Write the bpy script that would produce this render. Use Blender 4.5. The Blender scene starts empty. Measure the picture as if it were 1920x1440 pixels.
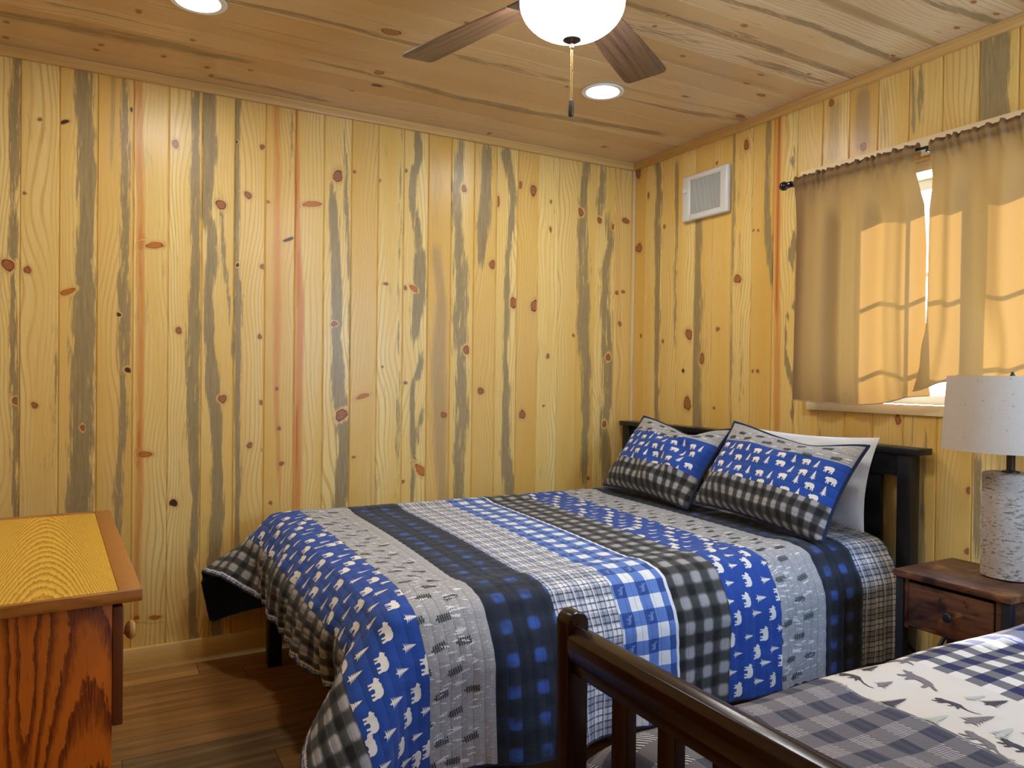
import bpy, bmesh, math, random
import numpy as np
from mathutils import Vector, Matrix
from mathutils.geometry import delaunay_2d_cdt
PI = math.pi
SC = bpy.context.scene
COL = SC.collection
RNG = np.random.RandomState(7)
random.seed(7)
H = 2.44            # ceiling height
XL = -3.25          # left wall
YF = -3.55          # wall behind the camera

# ---------------------------------------------------------------- objects
def tag(o, label=None, cat=None, group=None, kind=None):
    if label: o['label'] = label
    if cat: o['category'] = cat
    if group: o['group'] = group
    if kind: o['kind'] = kind
    return o

def empty(name, loc, label=None, cat=None, group=None, kind=None, rotz=0.0):
    o = bpy.data.objects.new(name, None)
    COL.objects.link(o)
    o.empty_display_size = 0.1
    o.location = loc
    o.rotation_euler = (0, 0, rotz)
    return tag(o, label, cat, group, kind)

def origin(parent):
    v = Vector((0, 0, 0))
    while parent is not None:
        v = v + parent.location
        parent = parent.parent
    return v

def link_mesh(name, verts, faces, mats, parent=None, mat_idx=None, smooth=True, uvs=None, attrs=None, local=False):
    """one mesh object from world-space (or local) vertices"""
    v = np.asarray(verts, dtype=np.float64).reshape(-1, 3)
    if parent is not None and not local:
        v = v - np.array(origin(parent))
    me = bpy.data.meshes.new(name)
    me.from_pydata(v.tolist(), [], [list(map(int, f)) for f in faces])
    for m in (mats if isinstance(mats, (list, tuple)) else [mats]):
        me.materials.append(m)
    if mat_idx is not None:
        me.polygons.foreach_set('material_index', np.asarray(mat_idx, dtype=np.int32))
    if smooth:
        me.polygons.foreach_set('use_smooth', np.ones(len(me.polygons), dtype=bool))
    if uvs is not None:
        lv = np.empty(len(me.loops), dtype=np.int32)
        me.loops.foreach_get('vertex_index', lv)
        ul = me.uv_layers.new(name='UVMap')
        ul.data.foreach_set('uv', np.asarray(uvs, dtype=np.float32)[lv].ravel())
    for k, a in (attrs or {}).items():
        at = me.attributes.new(k, 'FLOAT', 'POINT')
        at.data.foreach_set('value', np.asarray(a, dtype=np.float32))
    me.update()
    o = bpy.data.objects.new(name, me)
    COL.objects.link(o)
    if parent is not None: o.parent = parent
    return o

class MB:
    """collects shapes into one mesh"""
    def __init__(s): s.bm = bmesh.new()
    def box(s, a, b, bevel=0.002, seg=2, rot=None):
        a = Vector(a); b = Vector(b); c = (a + b) / 2; d = b - a
        t = bmesh.new()
        bmesh.ops.create_cube(t, size=1.0)
        for v in t.verts: v.co = Vector((v.co.x * d.x, v.co.y * d.y, v.co.z * d.z))
        bev = min(bevel, 0.45 * min(abs(d.x), abs(d.y), abs(d.z)))
        if bev > 1e-5:
            bmesh.ops.bevel(t, geom=t.edges[:], offset=bev, segments=seg, profile=0.5, affect='EDGES')
        M = Matrix.Translation(c) @ (rot if rot is not None else Matrix.Identity(4))
        bmesh.ops.transform(t, matrix=M, verts=t.verts[:])
        s.join(t); return s
    def join(s, t):
        me = bpy.data.meshes.new('tmp'); t.to_mesh(me); t.free()
        s.bm.from_mesh(me); bpy.data.meshes.remove(me)
    def bar(s, p, q, w, h, bevel=0.001):
        """rectangular bar from p to q"""
        p = Vector(p); q = Vector(q); d = q - p; L = d.length
        R = d.to_track_quat('X', 'Z').to_matrix().to_4x4()
        c = (p + q) / 2
        s.box(c - Vector((L/2, w/2, h/2)), c + Vector((L/2, w/2, h/2)), bevel, rot=R); return s
    def lathe(s, prof, c, n=40, axis='z', cap=True):
        """prof: list of (r, h) along axis from c"""
        c = Vector(c); rings = []
        for r, h in prof:
            ring = []
            for i in range(n):
                a = 2*PI*i/n
                if axis == 'z': p = Vector((r*math.cos(a), r*math.sin(a), h))
                elif axis == 'x': p = Vector((h, r*math.cos(a), r*math.sin(a)))
                else: p = Vector((r*math.cos(a), h, r*math.sin(a)))
                ring.append(s.bm.verts.new(c + p))
            rings.append(ring)
        for a, b in zip(rings, rings[1:]):
            for i in range(n):
                j = (i+1) % n
                s.bm.faces.new((a[i], a[j], b[j], b[i]))
        if cap:
            s.bm.faces.new(rings[0][::-1]); s.bm.faces.new(rings[-1])
        return s
    def tube(s, pts, r, n=10, cap=True):
        pts = [Vector(p) for p in pts]; rings = []
        up = Vector((0, 0, 1))
        for i, p in enumerate(pts):
            d = (pts[min(i+1, len(pts)-1)] - pts[max(i-1, 0)]).normalized()
            a = d.cross(up)
            if a.length < 1e-4: a = d.cross(Vector((1, 0, 0)))
            a.normalize(); b = a.cross(d).normalized()
            rr = r[i] if isinstance(r, (list, tuple)) else r
            rings.append([s.bm.verts.new(p + rr*(math.cos(2*PI*k/n)*a + math.sin(2*PI*k/n)*b)) for k in range(n)])
        for a, b in zip(rings, rings[1:]):
            for k in range(n):
                j = (k+1) % n
                s.bm.faces.new((a[k], a[j], b[j], b[k]))
        if cap:
            s.bm.faces.new(rings[0][::-1]); s.bm.faces.new(rings[-1])
        return s
    def prism(s, poly, depth_vec, bevel=0.0):
        """poly: list of 3D points, extruded by depth_vec"""
        t = bmesh.new()
        a = [t.verts.new(Vector(p)) for p in poly]
        f = t.faces.new(a)
        r = bmesh.ops.extrude_face_region(t, geom=[f])
        vs = [e for e in r['geom'] if isinstance(e, bmesh.types.BMVert)]
        bmesh.ops.translate(t, vec=Vector(depth_vec), verts=vs)
        bmesh.ops.recalc_face_normals(t, faces=t.faces[:])
        if bevel > 0:
            bmesh.ops.bevel(t, geom=t.edges[:], offset=bevel, segments=2, profile=0.5, affect='EDGES')
        s.join(t); return s
    def build(s, name, mat, parent=None, label=None, local=False, smooth=True, angle=35):
        bmesh.ops.recalc_face_normals(s.bm, faces=s.bm.faces[:])
        if parent is not None and not local:
            bmesh.ops.translate(s.bm, vec=-origin(parent), verts=s.bm.verts[:])
        me = bpy.data.meshes.new(name); s.bm.to_mesh(me); s.bm.free()
        me.materials.append(mat)
        if smooth:
            me.polygons.foreach_set('use_smooth', np.ones(len(me.polygons), dtype=bool))
            me.set_sharp_from_angle(angle=math.radians(angle))
        o = bpy.data.objects.new(name, me); COL.objects.link(o)
        if parent is not None: o.parent = parent
        if label: o['label'] = label
        return o

# ---------------------------------------------------------------- node helper
class NT:
    def __init__(s, name, rough=0.5, spec=0.5):
        s.m = bpy.data.materials.new(name); s.m.use_nodes = True
        s.t = s.m.node_tree
        s.p = s.t.nodes['Principled BSDF']; s.out = s.t.nodes['Material Output']
        s.p.inputs['Roughness'].default_value = rough
        s.p.inputs['Specular IOR Level'].default_value = spec
    def new(s, k): return s.t.nodes.new(k)
    def put(s, sock, v):
        if isinstance(v, bpy.types.NodeSocket): s.t.links.new(v, sock)
        elif v is not None:
            if hasattr(sock.default_value, '__len__') and len(sock.default_value) == 4 and len(v) == 3: v = (*v, 1)
            sock.default_value = v
    def math(s, op, a, b=None, c=None, clamp=False):
        n = s.new('ShaderNodeMath'); n.operation = op; n.use_clamp = clamp
        s.put(n.inputs[0], a)
        if b is not None: s.put(n.inputs[1], b)
        if c is not None: s.put(n.inputs[2], c)
        return n.outputs[0]
    def add(s, a, b): return s.math('ADD', a, b)
    def mul(s, a, b, clamp=False): return s.math('MULTIPLY', a, b, clamp=clamp)
    def sub(s, a, b): return s.math('SUBTRACT', a, b)
    def step(s, x, lo, hi, a=0.0, b=1.0, smooth=True):
        n = s.new('ShaderNodeMapRange'); n.interpolation_type = 'SMOOTHSTEP' if smooth else 'LINEAR'
        s.put(n.inputs[0], x); s.put(n.inputs[1], lo); s.put(n.inputs[2], hi); s.put(n.inputs[3], a); s.put(n.inputs[4], b)
        return n.outputs[0]
    def mix(s, f, a, b, mode='MIX'):
        n = s.new('ShaderNodeMix'); n.data_type = 'RGBA'; n.blend_type = mode; n.clamp_factor = True
        s.put(n.inputs['Factor'], f); s.put(n.inputs[6], a); s.put(n.inputs[7], b)
        return n.outputs[2]
    def uv(s):
        n = s.new('ShaderNodeUVMap'); n.uv_map = 'UVMap'; return n.outputs[0]
    def obj(s):
        return s.new('ShaderNodeTexCoord').outputs['Object']
    def pos(s): return s.new('ShaderNodeNewGeometry').outputs['Position']
    def attr(s, k):
        n = s.new('ShaderNodeAttribute'); n.attribute_name = k; return n.outputs['Fac']
    def sep(s, v):
        n = s.new('ShaderNodeSeparateXYZ'); s.put(n.inputs[0], v); return n.outputs
    def comb(s, x=0.0, y=0.0, z=0.0):
        n = s.new('ShaderNodeCombineXYZ'); s.put(n.inputs[0], x); s.put(n.inputs[1], y); s.put(n.inputs[2], z); return n.outputs[0]
    def scale(s, v, sc):
        n = s.new('ShaderNodeVectorMath'); n.operation = 'MULTIPLY'
        s.put(n.inputs[0], v); s.put(n.inputs[1], sc); return n.outputs[0]
    def noise(s, v, scale=1.0, detail=2.0, rough=0.5, dist=0.0):
        n = s.new('ShaderNodeTexNoise'); n.inputs['Scale'].default_value = scale
        n.inputs['Detail'].default_value = detail; n.inputs['Roughness'].default_value = rough
        n.inputs['Distortion'].default_value = dist
        s.put(n.inputs['Vector'], v); return n.outputs['Fac']
    def white(s, v):
        n = s.new('ShaderNodeTexWhiteNoise'); n.noise_dimensions = '3D'; s.put(n.inputs['Vector'], v); return n.outputs['Value']
    def bump(s, h, strength=0.3, dist=0.01):
        n = s.new('ShaderNodeBump'); n.inputs['Strength'].default_value = strength; n.inputs['Distance'].default_value = dist
        s.put(n.inputs['Height'], h); s.t.links.new(n.outputs[0], s.p.inputs['Normal']); return n.outputs[0]
    def color(s, c): s.put(s.p.inputs['Base Color'], c)
    def rough(s, r): s.put(s.p.inputs['Roughness'], r)

def plain(name, col, rough=0.5, metal=0.0, spec=0.5, noise=0.0, nscale=60.0):
    n = NT(name, rough, spec)
    n.p.inputs['Metallic'].default_value = metal
    c = col
    f = n.noise(n.obj(), nscale, 3.0)
    c = n.mix(n.mul(f, noise), col, tuple(x*0.6 for x in col))
    n.color(c)
    return n.m

def emissive(name, col, strength):
    n = NT(name, 0.4)
    n.color((0.9, 0.88, 0.84))
    n.p.inputs['Emission Color'].default_value = (*col, 1)
    n.p.inputs['Emission Strength'].default_value = strength
    return n.m
SKY, SUN, EXPO, CURT, DAY1, DAY_FILL, WBT = 5.0, 20.0, 0.12, 0.42, 30.0, 52.0, 6200.0
ST_BACK=[
('g',0.8,[(-2.941,2.4,0.018),(-2.946,2.12,0.022),(-2.95,1.82,0.018),(-2.947,1.41,0.014),(-2.941,1.01,0.017),(-2.938,0.6,0.015)]),
('g',0.5,[(-2.809,1.5,0.009),(-2.811,1.21,0.01),(-2.811,0.9,0.008)]),
('g',1,[(-2.719,2.41,0.033),(-2.708,2.06,0.034),(-2.71,1.68,0.036),(-2.714,1.51,0.04),(-2.718,1.26,0.044),(-2.722,1.0,0.045),(-2.724,0.69,0.047),(-2.726,0.27,0.048)]),
('g',0.8,[(-2.582,2.39,0.01),(-2.577,2.27,0.021),(-2.573,1.97,0.022),(-2.576,1.69,0.02),(-2.576,1.52,0.027),(-2.573,1.35,0.026),(-2.572,1.17,0.019),(-2.573,1.0,0.021),(-2.591,0.79,0.019),(-2.597,0.57,0.017)]),
('b',0.7,[(-2.618,2.43,0.011),(-2.619,2.3,0.009),(-2.621,2.07,0.008)]),
('g',0.9,[(-2.312,2.38,0.018),(-2.315,2.12,0.02),(-2.312,1.71,0.022),(-2.316,1.44,0.029),(-2.318,1.18,0.031),(-2.315,0.99,0.029),(-2.302,0.66,0.018),(-2.315,0.43,0.02),(-2.308,0.12,0.019)]),
('g',1,[(-2.262,2.39,0.029),(-2.261,2.17,0.031),(-2.264,2.02,0.027),(-2.269,1.9,0.021),(-2.245,1.81,0.028),(-2.249,1.67,0.026),(-2.26,1.54,0.019),(-2.252,1.36,0.023),(-2.238,1.18,0.032),(-2.227,1.06,0.028),(-2.217,0.86,0.022),(-2.215,0.65,0.03),(-2.231,0.42,0.032),(-2.218,0.12,0.028)]),
('g',0.8,[(-2.21,1.9,0.008),(-2.193,1.68,0.011),(-2.175,1.52,0.008),(-2.162,1.34,0.006)]),
('g',0.9,[(-2.147,2.39,0.015),(-2.147,2.14,0.013),(-2.146,1.73,0.013),(-2.14,1.54,0.02),(-2.139,1.36,0.019),(-2.139,1.08,0.015),(-2.135,0.65,0.013),(-2.137,0.3,0.011)]),
('o',0.55,[(-1.986,2.4,0.021),(-1.98,2.17,0.018),(-1.978,1.74,0.021),(-1.974,1.46,0.023),(-1.976,1.18,0.018),(-1.964,0.84,0.014),(-1.955,0.66,0.007)]),
('g',0.5,[(-1.919,2.36,0.014),(-1.921,2.27,0.014),(-1.922,2.13,0.01)]),
('o',0.6,[(-2.528,2.38,0.021),(-2.522,2.08,0.019),(-2.517,1.87,0.018),(-2.518,1.7,0.018),(-2.514,1.44,0.019),(-2.515,1.22,0.018),(-2.515,0.96,0.016),(-2.517,0.67,0.018),(-2.523,0.35,0.016),(-2.526,0.22,0.012)]),
('o',1.1,[(-2.515,1.81,0.004),(-2.514,1.75,0.01),(-2.514,1.71,0.004)]),
('o',1.1,[(-2.521,1.0,0.004),(-2.519,0.89,0.01),(-2.518,0.85,0.004)]),
('o',0.7,[(-1.898,2.39,0.011),(-1.894,2.18,0.012),(-1.89,1.94,0.014),(-1.886,1.75,0.018),(-1.874,1.56,0.021),(-1.877,1.32,0.023),(-1.879,1.08,0.021),(-1.879,0.75,0.021),(-1.882,0.63,0.021)]),
('o',1.2,[(-1.884,1.06,0.005),(-1.882,0.84,0.005),(-1.88,0.62,0.005)]),
('o',1.1,[(-1.901,2.18,0.004),(-1.894,1.94,0.005),(-1.886,1.75,0.004),(-1.884,1.56,0.004)]),
('g',1.1,[(-1.737,2.07,0.01),(-1.726,1.96,0.022),(-1.717,1.77,0.025),(-1.707,1.52,0.027),(-1.708,1.38,0.025),(-1.701,1.23,0.032),(-1.687,1.08,0.038),(-1.668,0.91,0.03),(-1.679,0.73,0.035),(-1.688,0.61,0.032)]),
('g',0.7,[(-1.68,2.31,0.008),(-1.668,2.09,0.015),(-1.66,1.84,0.013),(-1.65,1.57,0.01),(-1.644,1.28,0.01)]),
('g',0.5,[(-1.405,2.35,0.01),(-1.405,2.13,0.01),(-1.412,1.79,0.013),(-1.406,1.23,0.016),(-1.406,0.72,0.022)]),
('g',1,[(-1.321,2.39,0.019),(-1.309,2.29,0.025),(-1.341,2.19,0.022),(-1.348,2.06,0.019),(-1.325,1.98,0.024),(-1.312,1.88,0.022)]),
('g',1,[(-1.301,1.8,0.034),(-1.306,1.6,0.039),(-1.324,1.43,0.025)]),
('g',0.9,[(-1.289,1.28,0.022),(-1.302,1.23,0.028),(-1.335,1.18,0.014),(-1.325,0.82,0.016),(-1.33,0.58,0.011)]),
('g',0.7,[(-1.286,1.02,0.017),(-1.302,0.97,0.019),(-1.295,0.9,0.014)]),
('b',0.7,[(-1.216,1.81,0.034),(-1.185,1.6,0.034),(-1.199,1.29,0.051),(-1.187,1.02,0.051),(-1.184,0.81,0.04),(-1.167,0.62,0.034)]),
('b',0.4,[(-1.231,2.31,0.028),(-1.21,2.18,0.034),(-1.227,1.97,0.025)]),
('g',0.8,[(-1.091,2.37,0.024),(-1.101,2.27,0.035),(-1.114,2.14,0.032),(-1.103,1.95,0.035),(-1.077,1.77,0.041),(-1.085,1.5,0.05),(-1.07,1.24,0.041),(-1.067,1.02,0.045),(-1.082,0.81,0.041),(-1.08,0.62,0.039)]),
('g',1.05,[(-0.941,2.36,0.036),(-0.947,2.16,0.033),(-0.963,1.97,0.039),(-0.967,1.83,0.024)]),
('g',0.9,[(-0.836,2.37,0.037),(-0.809,2.26,0.025),(-0.789,2.15,0.025),(-0.799,1.99,0.022),(-0.816,1.82,0.019),(-0.819,1.63,0.019),(-0.822,1.38,0.016),(-0.812,1.07,0.031),(-0.814,0.82,0.031),(-0.79,0.68,0.038),(-0.789,0.6,0.038)]),
('g',0.4,[(-0.554,2.4,0.027),(-0.536,2.3,0.02),(-0.533,2.1,0.01)]),
('g',0.85,[(-0.33,2.39,0.036),(-0.351,2.18,0.032),(-0.359,2.0,0.043),(-0.335,1.83,0.043),(-0.34,1.48,0.05),(-0.311,1.25,0.043),(-0.317,0.98,0.032),(-0.319,0.66,0.025)]),
('g',0.7,[(-0.211,2.38,0.037),(-0.227,2.25,0.029),(-0.239,2.13,0.033)]),
('g',0.8,[(-0.18,2.08,0.037),(-0.16,1.97,0.025),(-0.194,1.84,0.04),(-0.182,1.55,0.044),(-0.164,1.13,0.051),(-0.19,0.95,0.033),(-0.173,0.77,0.044),(-0.155,0.6,0.041)]),
('o',0.35,[(-0.115,2.37,0.026),(-0.107,1.91,0.027),(-0.095,1.43,0.026),(-0.094,0.95,0.026),(-0.087,0.55,0.026)]),
('b',0.5,[(-1.28,0.55,0.017),(-1.525,0.72,0.008)]),
]
KN_BACK=[
(-2.865,2.186,0.007,0.006,0,0),(-2.786,2.19,0.014,0.0085,1,0.4),(-2.913,1.898,0.005,0.006,0,0),(-2.964,1.62,0.0185,0.0225,0,0),
(-2.902,1.607,0.0105,0.0145,0,0),(-2.77,1.533,0.027,0.0105,2,0.3),(-2.937,1.107,0.01,0.0145,0,0),(-2.877,1.09,0.01,0.012,0,0),
(-2.717,1.0,0.009,0.0105,0,0),(-2.391,2.169,0.0125,0.0155,0,0),(-2.212,1.94,0.019,0.0205,0,0),(-2.102,1.995,0.015,0.014,0,0),
(-2.553,2.28,0.0055,0.0085,1,0),(-2.156,2.216,0.0085,0.0095,1,0),(-2.044,2.212,0.009,0.0115,0,0),(-2.593,1.452,0.0075,0.0085,1,0),
(-2.559,1.23,0.0115,0.011,1,0),(-2.373,1.397,0.012,0.013,0,0),(-2.388,0.679,0.014,0.016,1,0),(-2.143,1.689,0.0065,0.009,1,0),
(-2.039,1.691,0.009,0.0115,0,0),(-2.048,1.384,0.009,0.0095,0,0),(-2.199,1.112,0.015,0.0185,0,0),(-2.039,1.095,0.009,0.0095,0,0),
(-2.086,0.909,0.0115,0.0115,0,0),(-2.03,0.888,0.007,0.007,0,0),(-1.973,1.156,0.007,0.007,0,0),(-1.962,0.98,0.0065,0.0095,0,0),
(-1.95,0.823,0.0095,0.0095,0,0),(-1.996,0.651,0.007,0.007,0,0),(-1.71,2.133,0.0225,0.0245,0,0),(-1.719,1.455,0.0125,0.0125,0,0),
(-1.682,1.036,0.025,0.0275,0,0),(-1.633,2.164,0.0075,0.007,0,0),(-1.512,2.141,0.008,0.0075,0,0),(-1.379,2.206,0.008,0.0075,0,0),
(-1.928,1.821,0.023,0.007,1,0.35),(-2.024,1.977,0.0135,0.007,2,0),(-1.826,1.99,0.0405,0.012,2,0.2),(-2.465,1.743,0.0355,0.011,2,0.1),
(-2.495,0.886,0.0215,0.013,2,0),(-1.07,2.16,0.0145,0.016,0,0),(-0.879,2.12,0.0125,0.0245,0,0),(-0.748,2.222,0.0125,0.0165,0,0),
(-0.667,2.205,0.0195,0.0255,0,0),(-0.557,2.16,0.0065,0.0085,0,0),(-0.558,2.012,0.0065,0.014,0,0),(-0.364,2.126,0.0175,0.02,0,0),
(-0.239,2.097,0.0145,0.0175,0,0),(-0.143,2.071,0.011,0.0145,0,0),(-0.057,2.114,0.0225,0.015,0,0),(-0.906,1.795,0.0185,0.019,0,0),
(-0.778,1.606,0.022,0.025,0,0),(-0.652,1.599,0.0195,0.031,0,0),(-1.048,1.354,0.015,0.024,0,0),(-0.565,1.334,0.01,0.0115,0,0),
(-0.964,1.147,0.015,0.019,0,0),(-0.718,1.024,0.016,0.0255,0,0),(-1.167,1.028,0.0145,0.016,0,0),(-0.588,1.068,0.0065,0.006,0,0),
(-0.167,1.337,0.0145,0.021,0,0),(-0.187,0.963,0.015,0.015,0,0),(-0.089,1.529,0.011,0.012,0,0),(-0.111,1.703,0.0115,0.012,0,0),
(-0.069,1.711,0.0115,0.009,0,0),(-0.294,0.664,0.0105,0.012,0,0),(-1.332,1.643,0.022,0.013,2,-0.3),(-1.475,1.656,0.011,0.0075,0,0),
(-1.376,1.643,0.0085,0.01,0,0),(-1.581,1.122,0.031,0.01,2,0.2),(-1.285,0.759,0.0335,0.0205,2,-0.5),(-1.37,1.186,0.008,0.0075,0,0),
(-1.487,1.261,0.0055,0.005,0,0),(-1.622,0.838,0.008,0.005,0,0),(-0.402,1.451,0.007,0.009,0,0),(-2.234,0.296,0.0105,0.0115,0,0),
(-2.455,0.21,0.02,0.0085,2,0),(-2.522,0.219,0.008,0.0085,0,0),(-1.378,0.709,0.0085,0.008,0,0),
]
ST_RIGHT=[
('g',0.9,[(-0.201,2.43,0.027),(-0.212,2.33,0.031),(-0.224,2.21,0.03),(-0.209,2.07,0.031),(-0.213,1.89,0.027),(-0.216,1.54,0.027),(-0.218,1.25,0.022),(-0.225,0.96,0.022)]),
('g',0.7,[(-0.357,2.35,0.016),(-0.363,2.1,0.017),(-0.359,1.87,0.016),(-0.36,1.65,0.013),(-0.361,1.42,0.008)]),
('g',0.95,[(-0.522,2.12,0.027),(-0.525,1.98,0.031),(-0.528,1.85,0.031),(-0.525,1.63,0.035),(-0.522,1.41,0.035),(-0.53,1.2,0.039),(-0.539,0.98,0.038)]),
('g',0.35,[(-0.57,1.84,0.03),(-0.577,1.52,0.03),(-0.583,1.25,0.03)]),
('g',0.7,[(-0.76,2.39,0.014),(-0.763,2.28,0.014),(-0.765,2.02,0.018),(-0.762,1.82,0.014),(-0.759,1.61,0.014),(-0.766,1.28,0.014),(-0.768,1.02,0.01)]),
('g',0.45,[(-0.81,2.29,0.02),(-0.809,2.01,0.02),(-0.829,1.5,0.014),(-0.831,1.25,0.02),(-0.829,1.05,0.017)]),
('g',0.9,[(-0.975,2.38,0.016),(-0.972,2.23,0.016),(-0.97,2.03,0.022),(-0.982,1.88,0.025),(-0.99,1.78,0.018),(-1.002,1.69,0.009)]),
('o',0.6,[(-1.03,2.39,0.025),(-1.03,2.21,0.024),(-1.032,1.97,0.024),(-1.033,1.78,0.024),(-1.039,1.49,0.024),(-1.044,1.25,0.025),(-1.046,1.01,0.024)]),
('o',1.3,[(-1.033,2.4,0.004),(-1.033,2.21,0.005),(-1.035,1.97,0.005),(-1.033,1.78,0.005),(-1.032,1.55,0.005)]),
('g',1.1,[(-1.121,2.22,0.008),(-1.11,2.2,0.017),(-1.116,2.17,0.008)]),
('g',1.1,[(-1.123,1.85,0.011),(-1.118,1.79,0.02),(-1.113,1.75,0.017),(-1.119,1.73,0.008)]),
('g',1.1,[(-1.126,1.54,0.008),(-1.106,1.52,0.014),(-1.092,1.5,0.009)]),
('g',1.1,[(-1.087,1.45,0.009),(-1.088,1.42,0.011),(-1.091,1.4,0.009)]),
('g',1.1,[(-1.086,1.35,0.009),(-1.102,1.28,0.02),(-1.117,1.24,0.02),(-1.124,1.21,0.008)]),
('g',1.1,[(-1.129,1.1,0.006),(-1.127,1.08,0.011),(-1.13,1.06,0.005)]),
('b',0.6,[(-1.321,2.36,0.038),(-1.317,2.14,0.039)]),
('g',0.5,[(-1.269,2.34,0.011),(-1.268,2.15,0.011)]),
('b',0.9,[(-1.451,2.36,0.035),(-1.45,2.17,0.038)]),
('b',0.5,[(-1.548,2.35,0.023),(-1.547,2.17,0.022)]),
('g',0.8,[(-1.66,2.37,0.01),(-1.664,2.17,0.01)]),
('g',0.7,[(-1.691,2.37,0.011),(-1.694,2.18,0.009)]),
('g',1.05,[(-1.951,2.38,0.052),(-1.949,2.11,0.052)]),
('g',0.6,[(-1.273,1.07,0.008),(-1.276,0.92,0.008)]),
('g',0.4,[(-1.396,1.09,0.012),(-1.399,0.91,0.012)]),
('g',0.55,[(-1.638,1.07,0.015),(-1.645,0.93,0.017)]),
('g',0.5,[(-1.684,1.07,0.009),(-1.693,0.86,0.009)]),
('g',0.6,[(-1.733,1.0,0.008),(-1.728,0.82,0.01),(-1.734,0.59,0.009)]),
('g',0.5,[(-1.781,0.75,0.008),(-1.784,0.6,0.006)]),
('g',0.9,[(-1.918,0.96,0.016),(-1.919,0.81,0.015),(-1.926,0.63,0.014)]),
('b',0.5,[(-2.009,0.99,0.033),(-2.005,0.72,0.034)]),
('g',0.5,[(-1.565,0.88,0.011),(-1.568,0.69,0.011)]),
]
KN_RIGHT=[
(-0.037,2.385,0.0235,0.027,0,0),(-0.124,2.238,0.014,0.0145,0,0),(-0.267,2.042,0.0085,0.0115,0,0),(-0.051,1.958,0.024,0.027,0,0),
(-0.65,2.29,0.0075,0.0075,0,0),(-0.842,2.328,0.0165,0.0225,0,0),(-0.893,1.918,0.0065,0.005,0,0),(-0.922,1.913,0.006,0.005,0,0),
(-0.081,1.46,0.009,0.009,0,0),(-0.267,1.423,0.009,0.009,0,0),(-0.371,1.709,0.0085,0.0225,0,0),(-0.47,1.452,0.024,0.0275,0,0),
(-0.43,1.264,0.008,0.0115,1,0),(-0.466,1.093,0.028,0.0305,0,0),(-0.566,1.324,0.019,0.0245,0,0),(-0.674,1.469,0.011,0.0105,0,0),
(-0.657,1.079,0.0075,0.0075,0,0),(-0.798,1.702,0.0205,0.0205,0,0),(-0.903,1.262,0.0065,0.0075,0,0),(-0.932,1.262,0.0095,0.0075,0,0),
(-0.087,0.974,0.007,0.009,0,0),(-1.305,2.38,0.013,0.0135,0,0),(-1.457,2.158,0.0145,0.015,0,0),(-1.625,1.077,0.013,0.016,0,0),
(-1.893,0.844,0.011,0.011,0,0),(-1.891,0.631,0.009,0.011,0,0),
]
ST_CEIL=[
('g',0.75,[(-0.296,-2.99,0.027),(-0.313,-2.81,0.037),(-0.316,-2.64,0.048),(-0.324,-2.47,0.044),(-0.312,-2.29,0.035),(-0.324,-2.17,0.021)]),
('g',0.6,[(-0.468,-2.8,0.012),(-0.475,-2.65,0.013),(-0.465,-2.48,0.013)]),
('g',0.8,[(-0.786,-2.33,0.011),(-0.803,-2.15,0.018),(-0.812,-1.93,0.019),(-0.798,-1.73,0.02),(-0.793,-1.54,0.017)]),
('g',0.7,[(-0.092,-2.26,0.018),(-0.088,-2.04,0.025),(-0.071,-1.81,0.026)]),
('g',0.8,[(-0.464,-1.91,0.014),(-0.452,-1.7,0.021),(-0.447,-1.55,0.022),(-0.41,-1.32,0.028),(-0.415,-0.92,0.036),(-0.448,-0.64,0.037),(-0.486,-0.25,0.032)]),
('g',0.6,[(-0.784,-1.49,0.026),(-0.8,-1.24,0.031),(-0.81,-1.0,0.023)]),
('b',0.6,[(-0.42,-1.54,0.027),(-0.387,-1.31,0.035),(-0.346,-0.99,0.024)]),
('b',0.5,[(-0.578,-2.27,0.021),(-0.561,-2.02,0.022),(-0.557,-1.73,0.019)]),
('b',0.5,[(-0.269,-1.12,0.032),(-0.252,-0.82,0.033),(-0.253,-0.51,0.035)]),
('g',0.5,[(0.01,-1.07,0.029),(0.003,-0.8,0.03),(-0.021,-0.58,0.023)]),
('g',0.7,[(-0.758,-0.63,0.031),(-0.8,-0.2,0.031),(-0.863,0.05,0.021)]),
('g',0.7,[(-1.332,-0.52,0.021),(-1.336,-0.32,0.035),(-1.323,-0.09,0.03)]),
('b',0.5,[(-1.181,-0.91,0.021),(-1.169,-0.55,0.023),(-1.184,-0.21,0.024)]),
('g',0.9,[(-1.926,-0.34,0.02),(-1.954,-0.12,0.024),(-1.966,0.05,0.017)]),
('g',0.6,[(-1.326,-1.07,0.018),(-1.331,-0.79,0.02)]),
('b',0.5,[(-0.866,-0.8,0.023),(-0.878,-0.43,0.024),(-0.903,-0.07,0.02)]),
('g',0.5,[(-1.468,-0.72,0.023),(-1.442,-0.56,0.024)]),
]
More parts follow.
